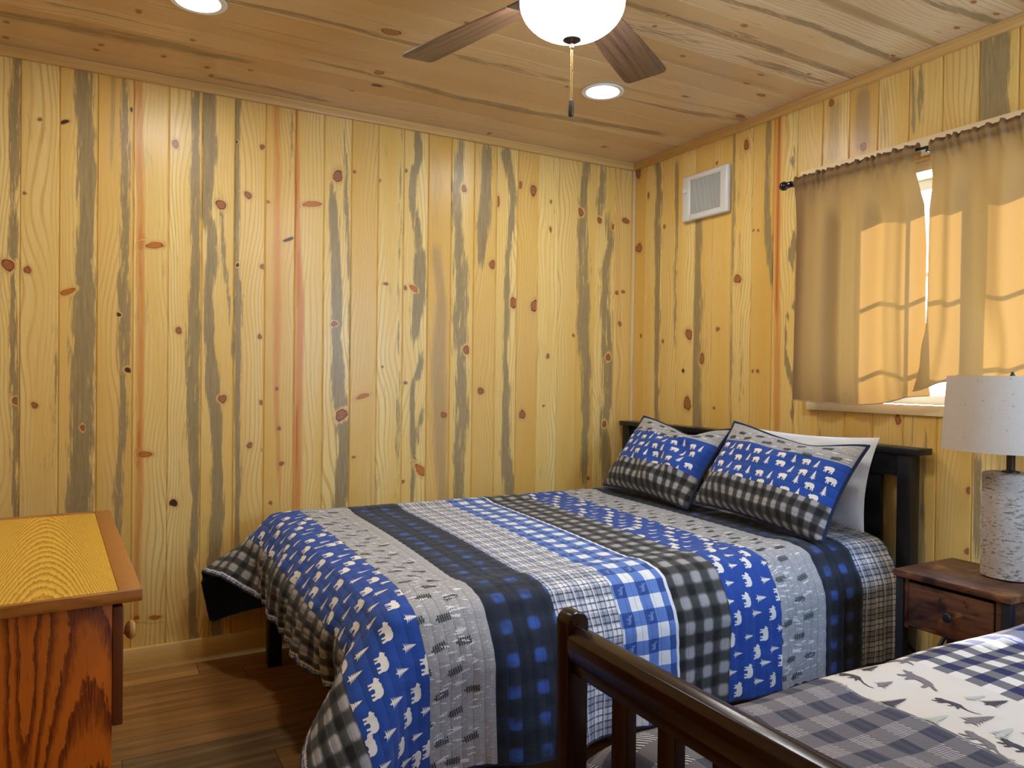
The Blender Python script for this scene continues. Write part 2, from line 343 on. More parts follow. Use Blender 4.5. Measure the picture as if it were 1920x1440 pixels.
KN_CEIL=[
(-0.237,-2.951,0.0095,0.0091,0,0),(-0.091,-2.966,0.0105,0.0081,0,0),(-0.201,-2.661,0.01,0.0091,0,0),(-0.143,-2.678,0.0105,0.008,0,0),
(-0.56,-2.551,0.0125,0.01,0,0),(-0.213,-2.451,0.0105,0.0096,0,0),(-0.419,-2.369,0.0095,0.008,0,0),(-0.187,-2.293,0.011,0.0081,0,0),
(-0.105,-2.267,0.012,0.0102,0,0),(-0.255,-2.138,0.0165,0.0106,0,0),(-0.851,-1.763,0.0235,0.0315,0,0),(-0.496,-1.683,0.025,0.0206,0,0),
(-0.359,-1.647,0.0165,0.0221,1,0),(-0.255,-1.719,0.012,0.0096,0,0),(-1.05,-1.55,0.0105,0.016,0,0),(-0.758,-0.957,0.0095,0.008,0,0),
(-0.055,-0.961,0.015,0.0096,0,0),(-1.226,-0.744,0.007,0.0125,0,0),(-1.517,-0.728,0.0085,0.0136,0,0),(-1.447,-0.697,0.006,0.008,0,0),
(-1.154,-0.348,0.008,0.0145,0,0),(-0.926,-0.458,0.0095,0.015,0,0),(-0.873,-0.076,0.015,0.0275,0,0),(-0.179,-0.343,0.0145,0.0151,0,0),
(-1.254,-0.359,0.0075,0.014,0,0),(-1.164,-0.343,0.008,0.0145,0,0),(-1.105,-0.194,0.0125,0.0215,0,0),(-1.995,-0.078,0.006,0.0127,0,0),
]
# ---------------------------------------------------------------- pine board material
def pine(name, base=(0.78, 0.515, 0.130), deep=(0.64, 0.335, 0.045), pale=(0.86, 0.685, 0.285),
         grey=(0.215, 0.165, 0.085), grey2=(0.37, 0.275, 0.130), rough=0.34, wispy=0.55):
    n = NT(name, rough, 0.38)
    uv = n.uv()
    stain, orange, tone, knot, kty = (n.attr(k) for k in ('stain', 'orange', 'tone', 'knot', 'ktype'))
    brown = n.attr('brown')
    big = n.noise(n.scale(uv, (7.0, 0.6, 1.0)), 1.0, 2.0)
    warp = n.noise(n.scale(uv, (5.0, 1.5, 1.0)), 1.0, 1.0)
    fib = n.noise(n.scale(uv, (120.0, 6.5, 1.0)), 1.0, 4.0, 0.68)
    fea = n.noise(n.scale(uv, (34.0, 3.2, 1.0)), 1.0, 5.0, 0.7)
    fine = n.noise(n.scale(uv, (520.0, 9.0, 1.0)), 1.0, 1.0)
    s = n.sep(uv)[0]
    ring = n.math('SINE', n.add(n.mul(s, 380.0), n.mul(warp, 60.0)))
    ring = n.step(ring, 0.25, 1.0)
    ringmask = n.step(big, 0.38, 0.62)
    c = n.mix(n.step(big, 0.3, 0.7), base, pale)
    c = n.mix(n.mul(tone, 0.55), c, deep)
    c = n.mix(n.mul(n.mul(ring, ringmask), 0.62), c, deep)
    c = n.mix(n.mul(n.step(fib, 0.45, 0.8), 0.25), c, deep)
    # orange resin streaks
    om = n.step(n.add(orange, n.mul(n.sub(fib, 0.5), 0.35)), 0.15, 0.75)
    oc = n.mix(n.step(orange, 0.8, 1.25), (0.62, 0.235, 0.040), (0.46, 0.085, 0.008))
    c = n.mix(n.mul(om, 0.92), c, oc)
    # brown heart colouring
    bm_ = n.step(n.add(brown, n.mul(n.sub(fib, 0.5), 0.9)), 0.2, 0.8)
    c = n.mix(n.mul(bm_, 0.85), c, n.mix(fib, (0.34, 0.24, 0.115), (0.52, 0.33, 0.13)))
    # blue-grey stain
    sm = n.step(n.add(stain, n.mul(n.sub(n.add(n.mul(fib, .6), n.mul(fea, .4)), 0.5), 3.4)), 0.38, 0.72)
    gc = n.mix(n.step(fib, 0.35, 0.75), grey, grey2)
    c = n.mix(n.mul(sm, 0.88), c, gc)
    c = n.mix(n.mul(n.sub(fine, 0.35), 0.28), c, (0.25, 0.15, 0.06))
    wisp = n.mul(n.step(n.add(fea, n.mul(n.sub(fib, .5), .5)), .60, .74), n.step(tone, .55, .05))
    c = n.mix(n.mul(wisp, wispy), c, grey2)
    # knots: 'knot' runs from 0 (heart) through 1 (rim) to 3 (clear wood)
    kn = n.add(knot, n.mul(n.sub(n.noise(n.scale(uv, (70, 70, 1)), 1.0, 2.0), 0.5), 0.5))
    heart = n.mix(n.step(n.math('SINE', n.mul(kn, 16.0)), -0.2, 0.9), (0.42, 0.155, 0.045), (0.27, 0.085, 0.028))
    heart = n.mix(n.step(kty, 0.4, 0.9), heart, (0.06, 0.025, 0.015))
    heart = n.mix(n.step(kty, 1.4, 1.9), heart, (0.50, 0.165, 0.02))
    rim = n.mix(n.step(kty, 1.4, 1.9), (0.13, 0.045, 0.018), (0.34, 0.09, 0.015))
    halo = n.mul(n.step(kn, 1.0, 2.0, 1.0, 0.0), 0.38)
    hring = n.mul(n.step(n.math('SINE', n.mul(kn, 15.0)), 0.2, 0.9), n.step(kn, 1.2, 2.6, 0.45, 0.0))
    c = n.mix(halo, c, (0.60, 0.29, 0.10))
    c = n.mix(hring, c, (0.42, 0.24, 0.08))
    c = n.mix(n.step(kn, 0.92, 1.18, 1.0, 0.0), c, rim)
    c = n.mix(n.step(kn, 0.72, 0.92, 1.0, 0.0), c, heart)
    n.color(c)
    n.rough(n.add(n.mul(fib, 0.12), rough - 0.06))
    n.bump(n.add(n.mul(fib, 0.5), n.mul(fine, 0.2)), 0.12, 0.002)
    return n.m

PINE = pine('knotty_pine')
PINE_CEIL = pine('ceiling_pine', base=(0.68, 0.47, 0.235), deep=(0.54, 0.32, 0.12), pale=(0.76, 0.59, 0.36), rough=0.30,
                 grey=(0.22, 0.155, 0.085), grey2=(0.36, 0.255, 0.140), wispy=0.75)

def planks(name, edges, t0, t1, mapf, streaks=(), knots=(), seed=1, holes=(), mat=None, rand_from=None, gap=0.0045, dep=0.006):
    rng = np.random.RandomState(seed)
    V, F, UV = [], [], []
    A = {k: [] for k in ('stain', 'orange', 'brown', 'tone', 'knot', 'ktype')}
    nv = 0
    med = [(k, st, np.array(p), np.median([q[0] for q in p])) for k, st, p in streaks]
    def field(kind, lst, S, T):
        out = np.zeros_like(S)
        for k, st, p, m in lst:
            if k != kind: continue
            o = np.argsort(p[:, 1]); q = p[o]
            c = np.interp(T, q[:, 1], q[:, 0]); w = np.interp(T, q[:, 1], q[:, 2])
            w = np.maximum(w, 0.002)
            d = np.abs(S - c) / w
            ends = 0.05 + 0.10 * min(1.0, (q[-1, 1] - q[0, 1]))
            e = np.clip(1 - np.maximum(q[0, 1] - T, T - q[-1, 1]) / ends, 0, 1)
            out = np.maximum(out, st * np.clip((1.45 - d) / 1.0, 0, 1) * e)
        return out
    for s0, s1 in zip(edges, edges[1:]):
        mine = [m for m in med if s0 <= m[3] < s1]
        tone = rng.rand() ** 1.5; off = rng.rand(2) * 40
        if rand_from is not None and rand_from(s0, s1) and rng.rand() < 0.55:
            tt = np.linspace(t0, t1, 7); cc = s0 + (s1 - s0) * (0.15 + 0.7 * rng.rand()) + 0.012 * rng.randn(7)
            pts = np.c_[cc, tt, 0.008 + 0.018 * rng.rand(7)]
            mine.append(('g' if rng.rand() < 0.7 else 'b', 0.5 + 0.5 * rng.rand(), pts, 0))
        segs = [(t0, t1)]
        for (ha, hb, ta, tb) in holes:
            if s0 >= ha - 1e-4 and s1 <= hb + 1e-4: segs = [(t0, ta), (tb, t1)]
        for ta, tb in segs:
            ss = np.r_[s0, s0 + gap, np.linspace(s0 + gap, s1 - gap, 12)[1:-1], s1 - gap, s1]
            hh = np.r_[-dep, np.zeros(len(ss) - 2), -dep]
            tt = np.linspace(ta, tb, max(3, int((tb - ta) / 0.035)))
            S, T = np.meshgrid(ss, tt, indexing='ij'); Hh = np.repeat(hh[:, None], len(tt), 1)
            V.append(mapf(S.ravel(), T.ravel(), Hh.ravel()))
            UV.append(np.c_[S.ravel() - s0 + off[0], T.ravel() + off[1]])
            for k, key in (('g', 'stain'), ('o', 'orange'), ('b', 'brown')): A[key].append(field(k, mine, S, T).ravel())
            A['tone'].append(np.full(S.size, tone)); A['knot'].append(np.full(S.size, 3.0)); A['ktype'].append(np.zeros(S.size))
            a, b = S.shape
            idx = np.arange(a * b).reshape(a, b) + nv
            F.append(np.stack([idx[:-1, :-1], idx[1:, :-1], idx[1:, 1:], idx[:-1, 1:]], -1).reshape(-1, 4)); nv += a * b
        kl = [k for k in knots if s0 <= k[0] < s1]
        if rand_from is not None and rand_from(s0, s1):
            for _ in range(rng.randint(2, 5)):
                r = 0.006 + 0.010 * rng.rand()
                kl.append((s0 + (s1 - s0) * (0.2 + 0.6 * rng.rand()), t0 + (t1 - t0) * rng.rand(), r, r * 1.3, 0, 0))
        for ik, (ks, kt, rs, rt, ty, sl) in enumerate(kl):
            if any(ha <= ks <= hb and ta <= kt <= tb for ha, hb, ta, tb in holes): continue
            rad = np.array([0, .3, .55, .75, .9, 1.05, 1.25, 1.6, 2.1, 2.8]); n = 22
            ang = np.arange(n) * 2 * PI / n
            wob = 1 + 0.12 * np.sin(2 * ang + rng.rand() * 6) + 0.07 * np.sin(3 * ang + rng.rand() * 6)
            R, G = np.meshgrid(rad, ang, indexing='ij')
            x = R * np.cos(G) * rs * wob; y = R * np.sin(G) * rt * wob
            if sl: y = y + x * sl
            S = np.clip(ks + x, s0 + gap, s1 - gap); T = np.clip(kt + y, t0, t1); okv = (np.abs(S - ks - x) < 1e-9) & (np.abs(T - kt - y) < 1e-9)
            g = 1 - 0.65 * np.exp(-(R / 1.25) ** 2)
            V.append(mapf(S.ravel(), T.ravel(), np.full(S.size, 0.0004 + 0.00025 * (ik % 5))))
            UV.append(np.c_[(ks + (S - ks) * g).ravel() - s0 + off[0], T.ravel() + off[1]])
            for k, key in (('g', 'stain'), ('o', 'orange'), ('b', 'brown')):
                A[key].append((field(k, mine, S, T) * np.clip((R - 1.0) / 0.8, 0, 1)).ravel() if key == 'stain' else field(k, mine, S, T).ravel())
            A['tone'].append(np.full(S.size, tone)); A['knot'].append(R.ravel()); A['ktype'].append(np.full(S.size, float(ty)))
            a, b = S.shape
            idx = np.arange(a * b).reshape(a, b) + nv; i2 = np.roll(idx, -1, 1)
            Fk = np.stack([idx[:-1], idx[1:], i2[1:], i2[:-1]], -1).reshape(-1, 4)
            okf = okv.ravel()[Fk - nv].any(1); F.append(Fk[okf]); nv += a * b
    o = link_mesh(name, np.vstack(V), np.vstack(F), mat or PINE, uvs=np.vstack(UV), attrs={k: np.concatenate(v) for k, v in A.items()}, smooth=False)
    return tag(o, kind='structure')

BW = 0.1276
back_edges = sorted([0.0, -0.106] + [-0.133 - BW * i for i in range(1, 24)] + [XL])
back_edges = sorted([0.0, -0.133] + [-0.261, -0.385, -0.506, -0.634, -0.759, -0.885, -1.012, -1.138, -1.261, -1.388, -1.516, -1.644, -1.771, -1.9, -2.029,
                     -2.157, -2.287, -2.415, -2.545, -2.672, -2.801, -2.928, -3.056, -3.184, XL])
planks('wall_back', back_edges, 0.0, H, lambda s, t, h: np.c_[s, -h, t], ST_BACK, KN_BACK, 3)
right_edges = [0.0] + [-0.116 - 0.1275 * i for i in range(28)]
right_edges = sorted([e for e in right_edges if e > YF] + [YF])
WZ0, WZ1 = 1.12, 2.032
# window opening: whole boards between two board joints
op = [e for e in right_edges if -2.32 < e < -1.25]
WY0, WY1 = min(op), max(op)
W2X0, W2X1 = -1.012, -0.261
planks('wall_right', right_edges, 0.0, H, lambda s, t, h: np.c_[-h, s, t], ST_RIGHT, KN_RIGHT, 5,
       holes=[(WY0, WY1, WZ0, WZ1)], rand_from=lambda a, b: b < -2.05)
left_edges = [0.0] + [-BW * i for i in range(1, 28)]
left_edges = sorted([e for e in left_edges if e > YF + .02] + [YF])
planks('wall_left', left_edges, 0.0, H, lambda s, t, h: np.c_[XL + h, s, t], (), (), 8, rand_from=lambda a, b: True)
planks('wall_front', back_edges, 0.0, H, lambda s, t, h: np.c_[s, YF + h, t], (), (), 9, holes=[(W2X0, W2X1, WZ0, WZ1)], rand_from=lambda a, b: True)
ceil_edges = sorted([0.0] + [e for e in (-0.128 * i + 0.0005 for i in range(1, 28)) if e > YF + .02] + [YF])
planks('ceiling', ceil_edges, XL, 0.0, lambda s, t, h: np.c_[t, s, H - h], ST_CEIL, KN_CEIL, 12, mat=PINE_CEIL,
       rand_from=lambda a, b: b < -1.25, gap=0.002, dep=0.0025)

# vinyl plank floor
n = NT('vinyl_plank_floor', 0.5, 0.25)
p = n.sep(n.pos())
row = n.math('FLOOR', n.mul(p[1], 1 / 0.152))
rrand = n.white(n.comb(row, 3.0, 0.0))
xs = n.add(n.mul(p[0], 1 / 1.22), n.mul(rrand, 7.0))
pid = n.math('FLOOR', xs)
pr = n.white(n.comb(row, pid, 5.0)); pr2 = n.white(n.comb(row, pid, 9.0))
gv = n.comb(n.add(n.mul(p[0], 1.6), n.mul(pr, 20.0)), n.add(n.mul(p[1], 26.0), n.mul(pr2, 31.0)), 0.0)
g1 = n.noise(gv, 1.0, 4.0, 0.6, 0.6); g2 = n.noise(n.scale(gv, (3.0, 5.0, 1.0)), 1.0, 2.0)
c = n.mix(n.step(pr, .30, .70), (0.42, 0.185, 0.040), (0.19, 0.115, 0.055))
c = n.mix(n.step(pr2, 0.55, 0.85), c, (0.70, 0.37, 0.10))
c = n.mix(n.step(g1, 0.35, 0.75), n.mix(0.5, c, (0.085, 0.047, 0.020)), n.mix(0.35, c, (0.48, 0.28, 0.11)))
c = n.mix(n.mul(g2, 0.22), c, (0.05, 0.03, 0.016))
fy = n.math('FRACT', n.mul(p[1], 1 / 0.152)); fx = n.math('FRACT', xs)
seam = n.math('MAXIMUM', n.step(n.math('MINIMUM', fy, n.sub(1.0, fy)), 0.004, 0.014, 1.0, 0.0), n.step(n.math('MINIMUM', fx, n.sub(1.0, fx)), 0.0006, 0.0018, 1.0, 0.0))
n.color(n.mix(n.mul(seam, 0.75), c, (0.03, 0.018, 0.01)))
n.bump(n.sub(n.mul(g1, 0.3), seam), 0.25, 0.002)
FLOOR = n.m
tag(link_mesh('floor', [(XL, YF, 0), (0.0, YF, 0), (0.0, 0.0, 0), (XL, 0.0, 0)], [(0, 1, 2, 3)], FLOOR, smooth=False), kind='structure')

# pine trim: clear light boards
def trimwood(name, base, deep, pale, axis):
    n = NT(name, 0.35)
    p = n.obj()
    sc = {'x': (1.5, 60, 60), 'y': (60, 1.5, 60), 'z': (60, 60, 1.5)}[axis]
    a = n.noise(n.scale(p, sc), 1.0, 3.0, 0.6); b = n.noise(n.scale(p, tuple(v * .12 for v in sc)), 1.0, 2.0)
    c = n.mix(n.step(a, 0.35, 0.75), base, deep); c = n.mix(n.mul(n.step(b, .4, .7), .6), c, pale)
    kn = n.new('ShaderNodeTexVoronoi'); kn.inputs['Scale'].default_value = 3.1
    n.put(kn.inputs['Vector'], n.scale(p, (1, 1, 1)))
    c = n.mix(n.step(kn.outputs['Distance'], 0.025, 0.05, 0.85, 0.0), c, (0.30, 0.12, 0.04))
    n.color(c); n.bump(a, 0.1, 0.002)
    return n.m
TRIM_X = trimwood('pine_trim_lengthwise', (0.70, 0.46, 0.17), (0.60, 0.36, 0.11), (0.76, 0.54, 0.24), 'x')
TRIM_Y = trimwood('pine_trim_crosswise', (0.68, 0.43, 0.15), (0.58, 0.33, 0.09), (0.74, 0.50, 0.21), 'y')
TRIM_Z = trimwood('pine_trim_upright', (0.74, 0.55, 0.27), (0.62, 0.42, 0.17), (0.80, 0.63, 0.36), 'z')
CT, CD = 0.019, 0.040
for nm, a, b, m in (('trim_1', (XL + .001, -CT, H - CD), (-CT, -.0005, H - .0005), TRIM_X),
                    ('trim_2', (-CT, YF + CT, H - CD), (-.0005, -.0005, H - .0005), TRIM_Y),
                    ('trim_3', (XL + .0005, YF + CT, H - CD), (XL + CT, -CT, H - .0005), TRIM_Y),
                    ('trim_4', (XL + .001, YF + .0005, H - CD), (-.001, YF + CT, H - .0005), TRIM_X)):
    tag(MB().box(a, b, 0.002).build(nm, m), kind='structure')
tag(MB().box((-0.017, -0.017, 0.0), (-0.0005, -0.0005, H - CD), 0.003).build('trim_5', TRIM_Z), kind='structure')
# base boards
TRIM_B = trimwood('pine_baseboard', (0.78, 0.54, 0.19), (0.68, 0.43, 0.12), (0.84, 0.64, 0.28), 'x')
BH = 0.098
tag(MB().box((XL + .001, -CT, 0), (-0.001, -.0005, BH), 0.002).build('baseboard_back', TRIM_B), kind='structure')
tag(MB().box((-CT, YF + CT, 0), (-.0005, -CT - .0005, BH), 0.002).build('baseboard_right', TRIM_Y), kind='structure')
tag(MB().box((XL + .0005, YF + CT, 0), (XL + CT, -CT - .0005, BH), 0.002).build('baseboard_left', TRIM_Y), kind='structure')
tag(MB().box((XL + .001, YF + .0005, 0), (-0.001, YF + CT, BH), 0.002).build('baseboard_front', TRIM_X), kind='structure')

# ---------------------------------------------------------------- window
VINYL = plain('white_vinyl', (0.85, 0.86, 0.86), 0.35)
n = NT('clear_glass', 0.0)
tr = n.new('ShaderNodeBsdfTransparent'); tr.inputs[0].default_value = (0.97, 0.985, 0.98, 1)
gl = n.new('ShaderNodeBsdfGlossy'); gl.inputs['Roughness'].default_value = 0.02
mx = n.new('ShaderNodeMixShader'); mx.inputs[0].default_value = 0.06
n.t.links.new(tr.outputs[0], mx.inputs[1]); n.t.links.new(gl.outputs[0], mx.inputs[2]); n.t.links.new(mx.outputs[0], n.out.inputs[0])
GLASS = n.m
TRIM_S = trimwood('pine_casing', (0.88, 0.74, 0.48), (0.82, 0.65, 0.37), (0.90, 0.79, 0.56), 'y')
TK = 0.17
def window(name, WY0, WY1, WZ0, WZ1, sill, head, loc=(0, 0, 0), rot=0.0):
    win = empty(name, loc, kind='structure', rotz=rot)
    MB().box((-.016, sill[0], 1.098), (-.0005, sill[1], 1.137), 0.002).build('sill_trim', TRIM_S, win, local=True)
    MB().box((-.016, head[0], 2.055), (-.0005, head[1], 2.122), 0.002).build('head_casing', TRIM_S, win, local=True)
    for a, b in ((WY1 - .006, WY1 + .06), (WY0 - .06, WY0 + .006)):
        MB().box((-.014, a, 1.1375), (-.0005, b, 2.0545), 0.002).build('side_casing', TRIM_S, win, local=True)
    jb = MB()
    jb.box((0.0, WY1 - .02, WZ0), (TK, WY1, WZ1), .001); jb.box((0.0, WY0, WZ0), (TK, WY0 + .02, WZ1), .001)
    jb.box((-.014, WY0, WZ1 - .035), (TK, WY1, WZ1), .001); jb.box((-.0135, WY0, 1.112), (TK, WY1, 1.1365), .001)
    jb.build('jamb', TRIM_S, win, local=True)
    fy0, fy1, fz0, fz1 = WY0 + .02, WY1 - .02, 1.1365, WZ1 - .035
    ym = (fy0 + fy1) / 2
    fr = MB()
    for a, b in (((.105, fy0, fz0), (.155, fy0 + .04, fz1)), ((.105, fy1 - .04, fz0), (.155, fy1, fz1)),
                 ((.105, fy0, fz0), (.155, fy1, fz0 + .035)), ((.105, fy0, fz1 - .04), (.155, fy1, fz1)),
                 ((.10, ym - .025, fz0), (.15, ym + .025, fz1))): fr.box(a, b, .002)
    fr.build('window_frame', VINYL, win, local=True)
    for a, b in ((fy1 - .04, ym + .025), (ym - .025, fy0 + .04)):
        MB().box((.128, b, fz0 + .035), (.132, a, fz1 - .04), 0).build('glass_pane', GLASS, win, local=True)
        m = MB()
        m.box((.124, (a + b) / 2 - .008, fz0 + .035), (.1275, (a + b) / 2 + .008, fz1 - .04), .0005)
        for z in (1.375, 1.635): m.box((.124, b, z - .008), (.1275, a, z + .008), .0005)
        m.build('grille_bars', VINYL, win, local=True)
window('window_1', WY0, WY1, WZ0, WZ1, (-2.33, -1.215), (-2.36, -1.166))
window('added_window', W2X0, W2X1, WZ0, WZ1, (W2X0 - .07, W2X1 + .07), (W2X0 - .07, W2X1 + .07), (0, YF, 0), -PI / 2)  # unseen window behind the camera, added to let in bluish fill light
# ---------------------------------------------------------------- recessed lights
WHITE = plain('white_enamel', (0.82, 0.81, 0.79), 0.35)
LENS = emissive('lit_lens', (1.0, 0.965, 0.90), 170.0)
LENS_DIM = emissive('dimmed_lens', (1.0, 0.95, 0.86), 45.0)  # for the last two lights, unseen and added to balance the room light
for i, (x, y, lab) in enumerate(((-0.80, -0.795, 'round white recessed ceiling light beside the drooping fan blade'),
                                 (-2.385, -0.745, 'round white recessed ceiling light above the dresser side of the room'),
                                 (-0.80, -2.76, 'added round white recessed ceiling light, out of view above the second bed'),
                                 (-2.385, -2.76, 'added round white recessed ceiling light, out of view near the front wall, on the dresser side'))):
    e = empty('recessed_light', (x, y, H), lab, 'ceiling light', 'recessed ceiling lights')
    MB().lathe([(0.066, -0.0005), (0.088, -0.0005), (0.090, -0.004), (0.086, -0.008), (0.070, -0.007), (0.066, -0.003)], (x, y, H), 48, cap=False).build('trim_ring', WHITE, e)
    MB().lathe([(0.0005, -0.0045), (0.067, -0.004)], (x, y, H), 48, cap=False).build('lens', LENS if i < 2 else LENS_DIM, e)

# daylight lamps: outside the curtained window, and bluish fill outside the added unseen one
def daylight(name, x, y, z, w, h, power, col, aim):
    l = bpy.data.lights.new(name, 'AREA'); l.shape = 'RECTANGLE'; l.size = w; l.size_y = h; l.energy = power; l.color = col
    o = bpy.data.objects.new(name, l); COL.objects.link(o); o.location = (x, y, z)
    o.rotation_euler = Vector(aim).to_track_quat('-Z', 'Y').to_euler(); return o
daylight('daylight_curtained_window', .42, (WY0 + WY1) / 2, 1.55, 1.0, .95, DAY1, (0.72, 0.86, 1.0), (-1, 0, .35))
daylight('fill_daylight_added_window', (W2X0 + W2X1) / 2, YF - .30, 1.60, .74, .90, DAY_FILL, (0.42, 0.65, 1.0), (.05, 1, -.12))

# ---------------------------------------------------------------- ceiling fan
n = NT('walnut_blade', 0.4)
q = n.obj(); an = n.noise(n.scale(q, (3.0, 90, 90)), 1.0, 4.0, 0.6)
n.color(n.mix(n.step(an, 0.3, 0.75), (0.085, 0.045, 0.026), (0.22, 0.125, 0.075)))
BLADE = n.m
BRONZE = plain('oil_rubbed_bronze', (0.07, 0.055, 0.042), 0.38, 0.7)
BRASS = plain('brass_chain', (0.62, 0.45, 0.20), 0.3, 1.0)
BOWL = emissive('lit_frosted_glass', (1.0, 0.97, 0.92), 55.0)
FX, FY = -1.590, -1.754
fan = empty('ceiling_fan', (FX, FY, H), 'dark walnut ceiling fan with a lit frosted glass bowl and pull chain', 'ceiling fan')
MB().lathe([(0.02, 0), (0.085, -.001), (0.09, -.02), (0.105, -.05), (0.125, -.07), (0.13, -.11), (0.125, -.16), (0.10, -.185), (0.09, -.20), (0.02, -.205)], (FX, FY, H), 48).build('motor_housing', BRONZE, fan)
MB().lathe([(0.03, -.20), (0.135, -.205), (0.142, -.215), (0.142, -.235), (0.136, -.242), (0.03, -.243)], (FX, FY, H), 48).build('light_fitter', BRONZE, fan)
pr = [(0.1365 * math.cos(a), 2.196 - H - 0.092 * math.sin(a)) for a in np.linspace(0, PI / 2 - 0.02, 16)]
MB().lathe([(0.130, 2.205 - H)] + pr, (FX, FY, H), 56, cap=False).build('light_bowl', BOWL, fan)
MB().lathe([(0.002, 2.105 - H), (0.024, 2.104 - H), (0.024, 2.099 - H), (0.014, 2.093 - H), (0.006, 2.090 - H), (0.006, 2.078 - H), (0.002, 2.076 - H)], (FX, FY, H), 28).build('finial', BRONZE, fan)
ch = MB()
for k in range(44):
    z = 2.076 - k * 0.0030
    for dx in (-.0026, .0026):
        ch.lathe([(0.0004, -.0013), (0.0015, -.0006), (0.0015, .0006), (0.0004, .0013)], (FX + dx, FY, z), 6)
chain = ch.build('pull_chain', BRASS, fan)
MB().lathe([(0.002, 1.946 - H), (0.0065, 1.943 - H), (0.0075, 1.936 - H), (0.0075, 1.905 - H), (0.006, 1.902 - H), (0.001, 1.901 - H)], (FX, FY, H), 16).build('chain_pull_fob', BRONZE, fan)
def blade_mesh():
    # outline in the blade frame: x outwards, y across
    L0, L1 = 0.20, 0.66
    up = [(L0, .048), (.30, .058), (.42, .066), (.55, .070), (.628, .071), (.648, .066), (.655, .055)]
    dn = [(.668, -.052), (.664, -.064), (.648, -.071), (.55, -.068), (.42, -.062), (.30, -.054), (L0, -.046)]
    return up + dn
for k in range(5):
    a = math.radians(34.0 + 72 * k)
    R = Matrix.Rotation(a, 4, 'Z'); T = Matrix.Rotation(math.radians(-11), 4, 'X')
    M = Matrix.Translation((0, 0, 2.247 - H)) @ R @ T
    b = MB(); pts = [Vector((x, y, 0)) for x, y in blade_mesh()]
    b.prism(pts, (0, 0, -.006), .0015)
    me_o = b.build('fan_blade', BLADE, fan, local=True); me_o.matrix_local = M
    ir = MB(); ir.bar((.10, 0, .004), (.17, 0, .004), .03, .006); ir.box((.16, -.038, .0), (.255, .038, .005), .002)
    ar = ir.build('blade_arm', BRONZE, me_o, local=True)
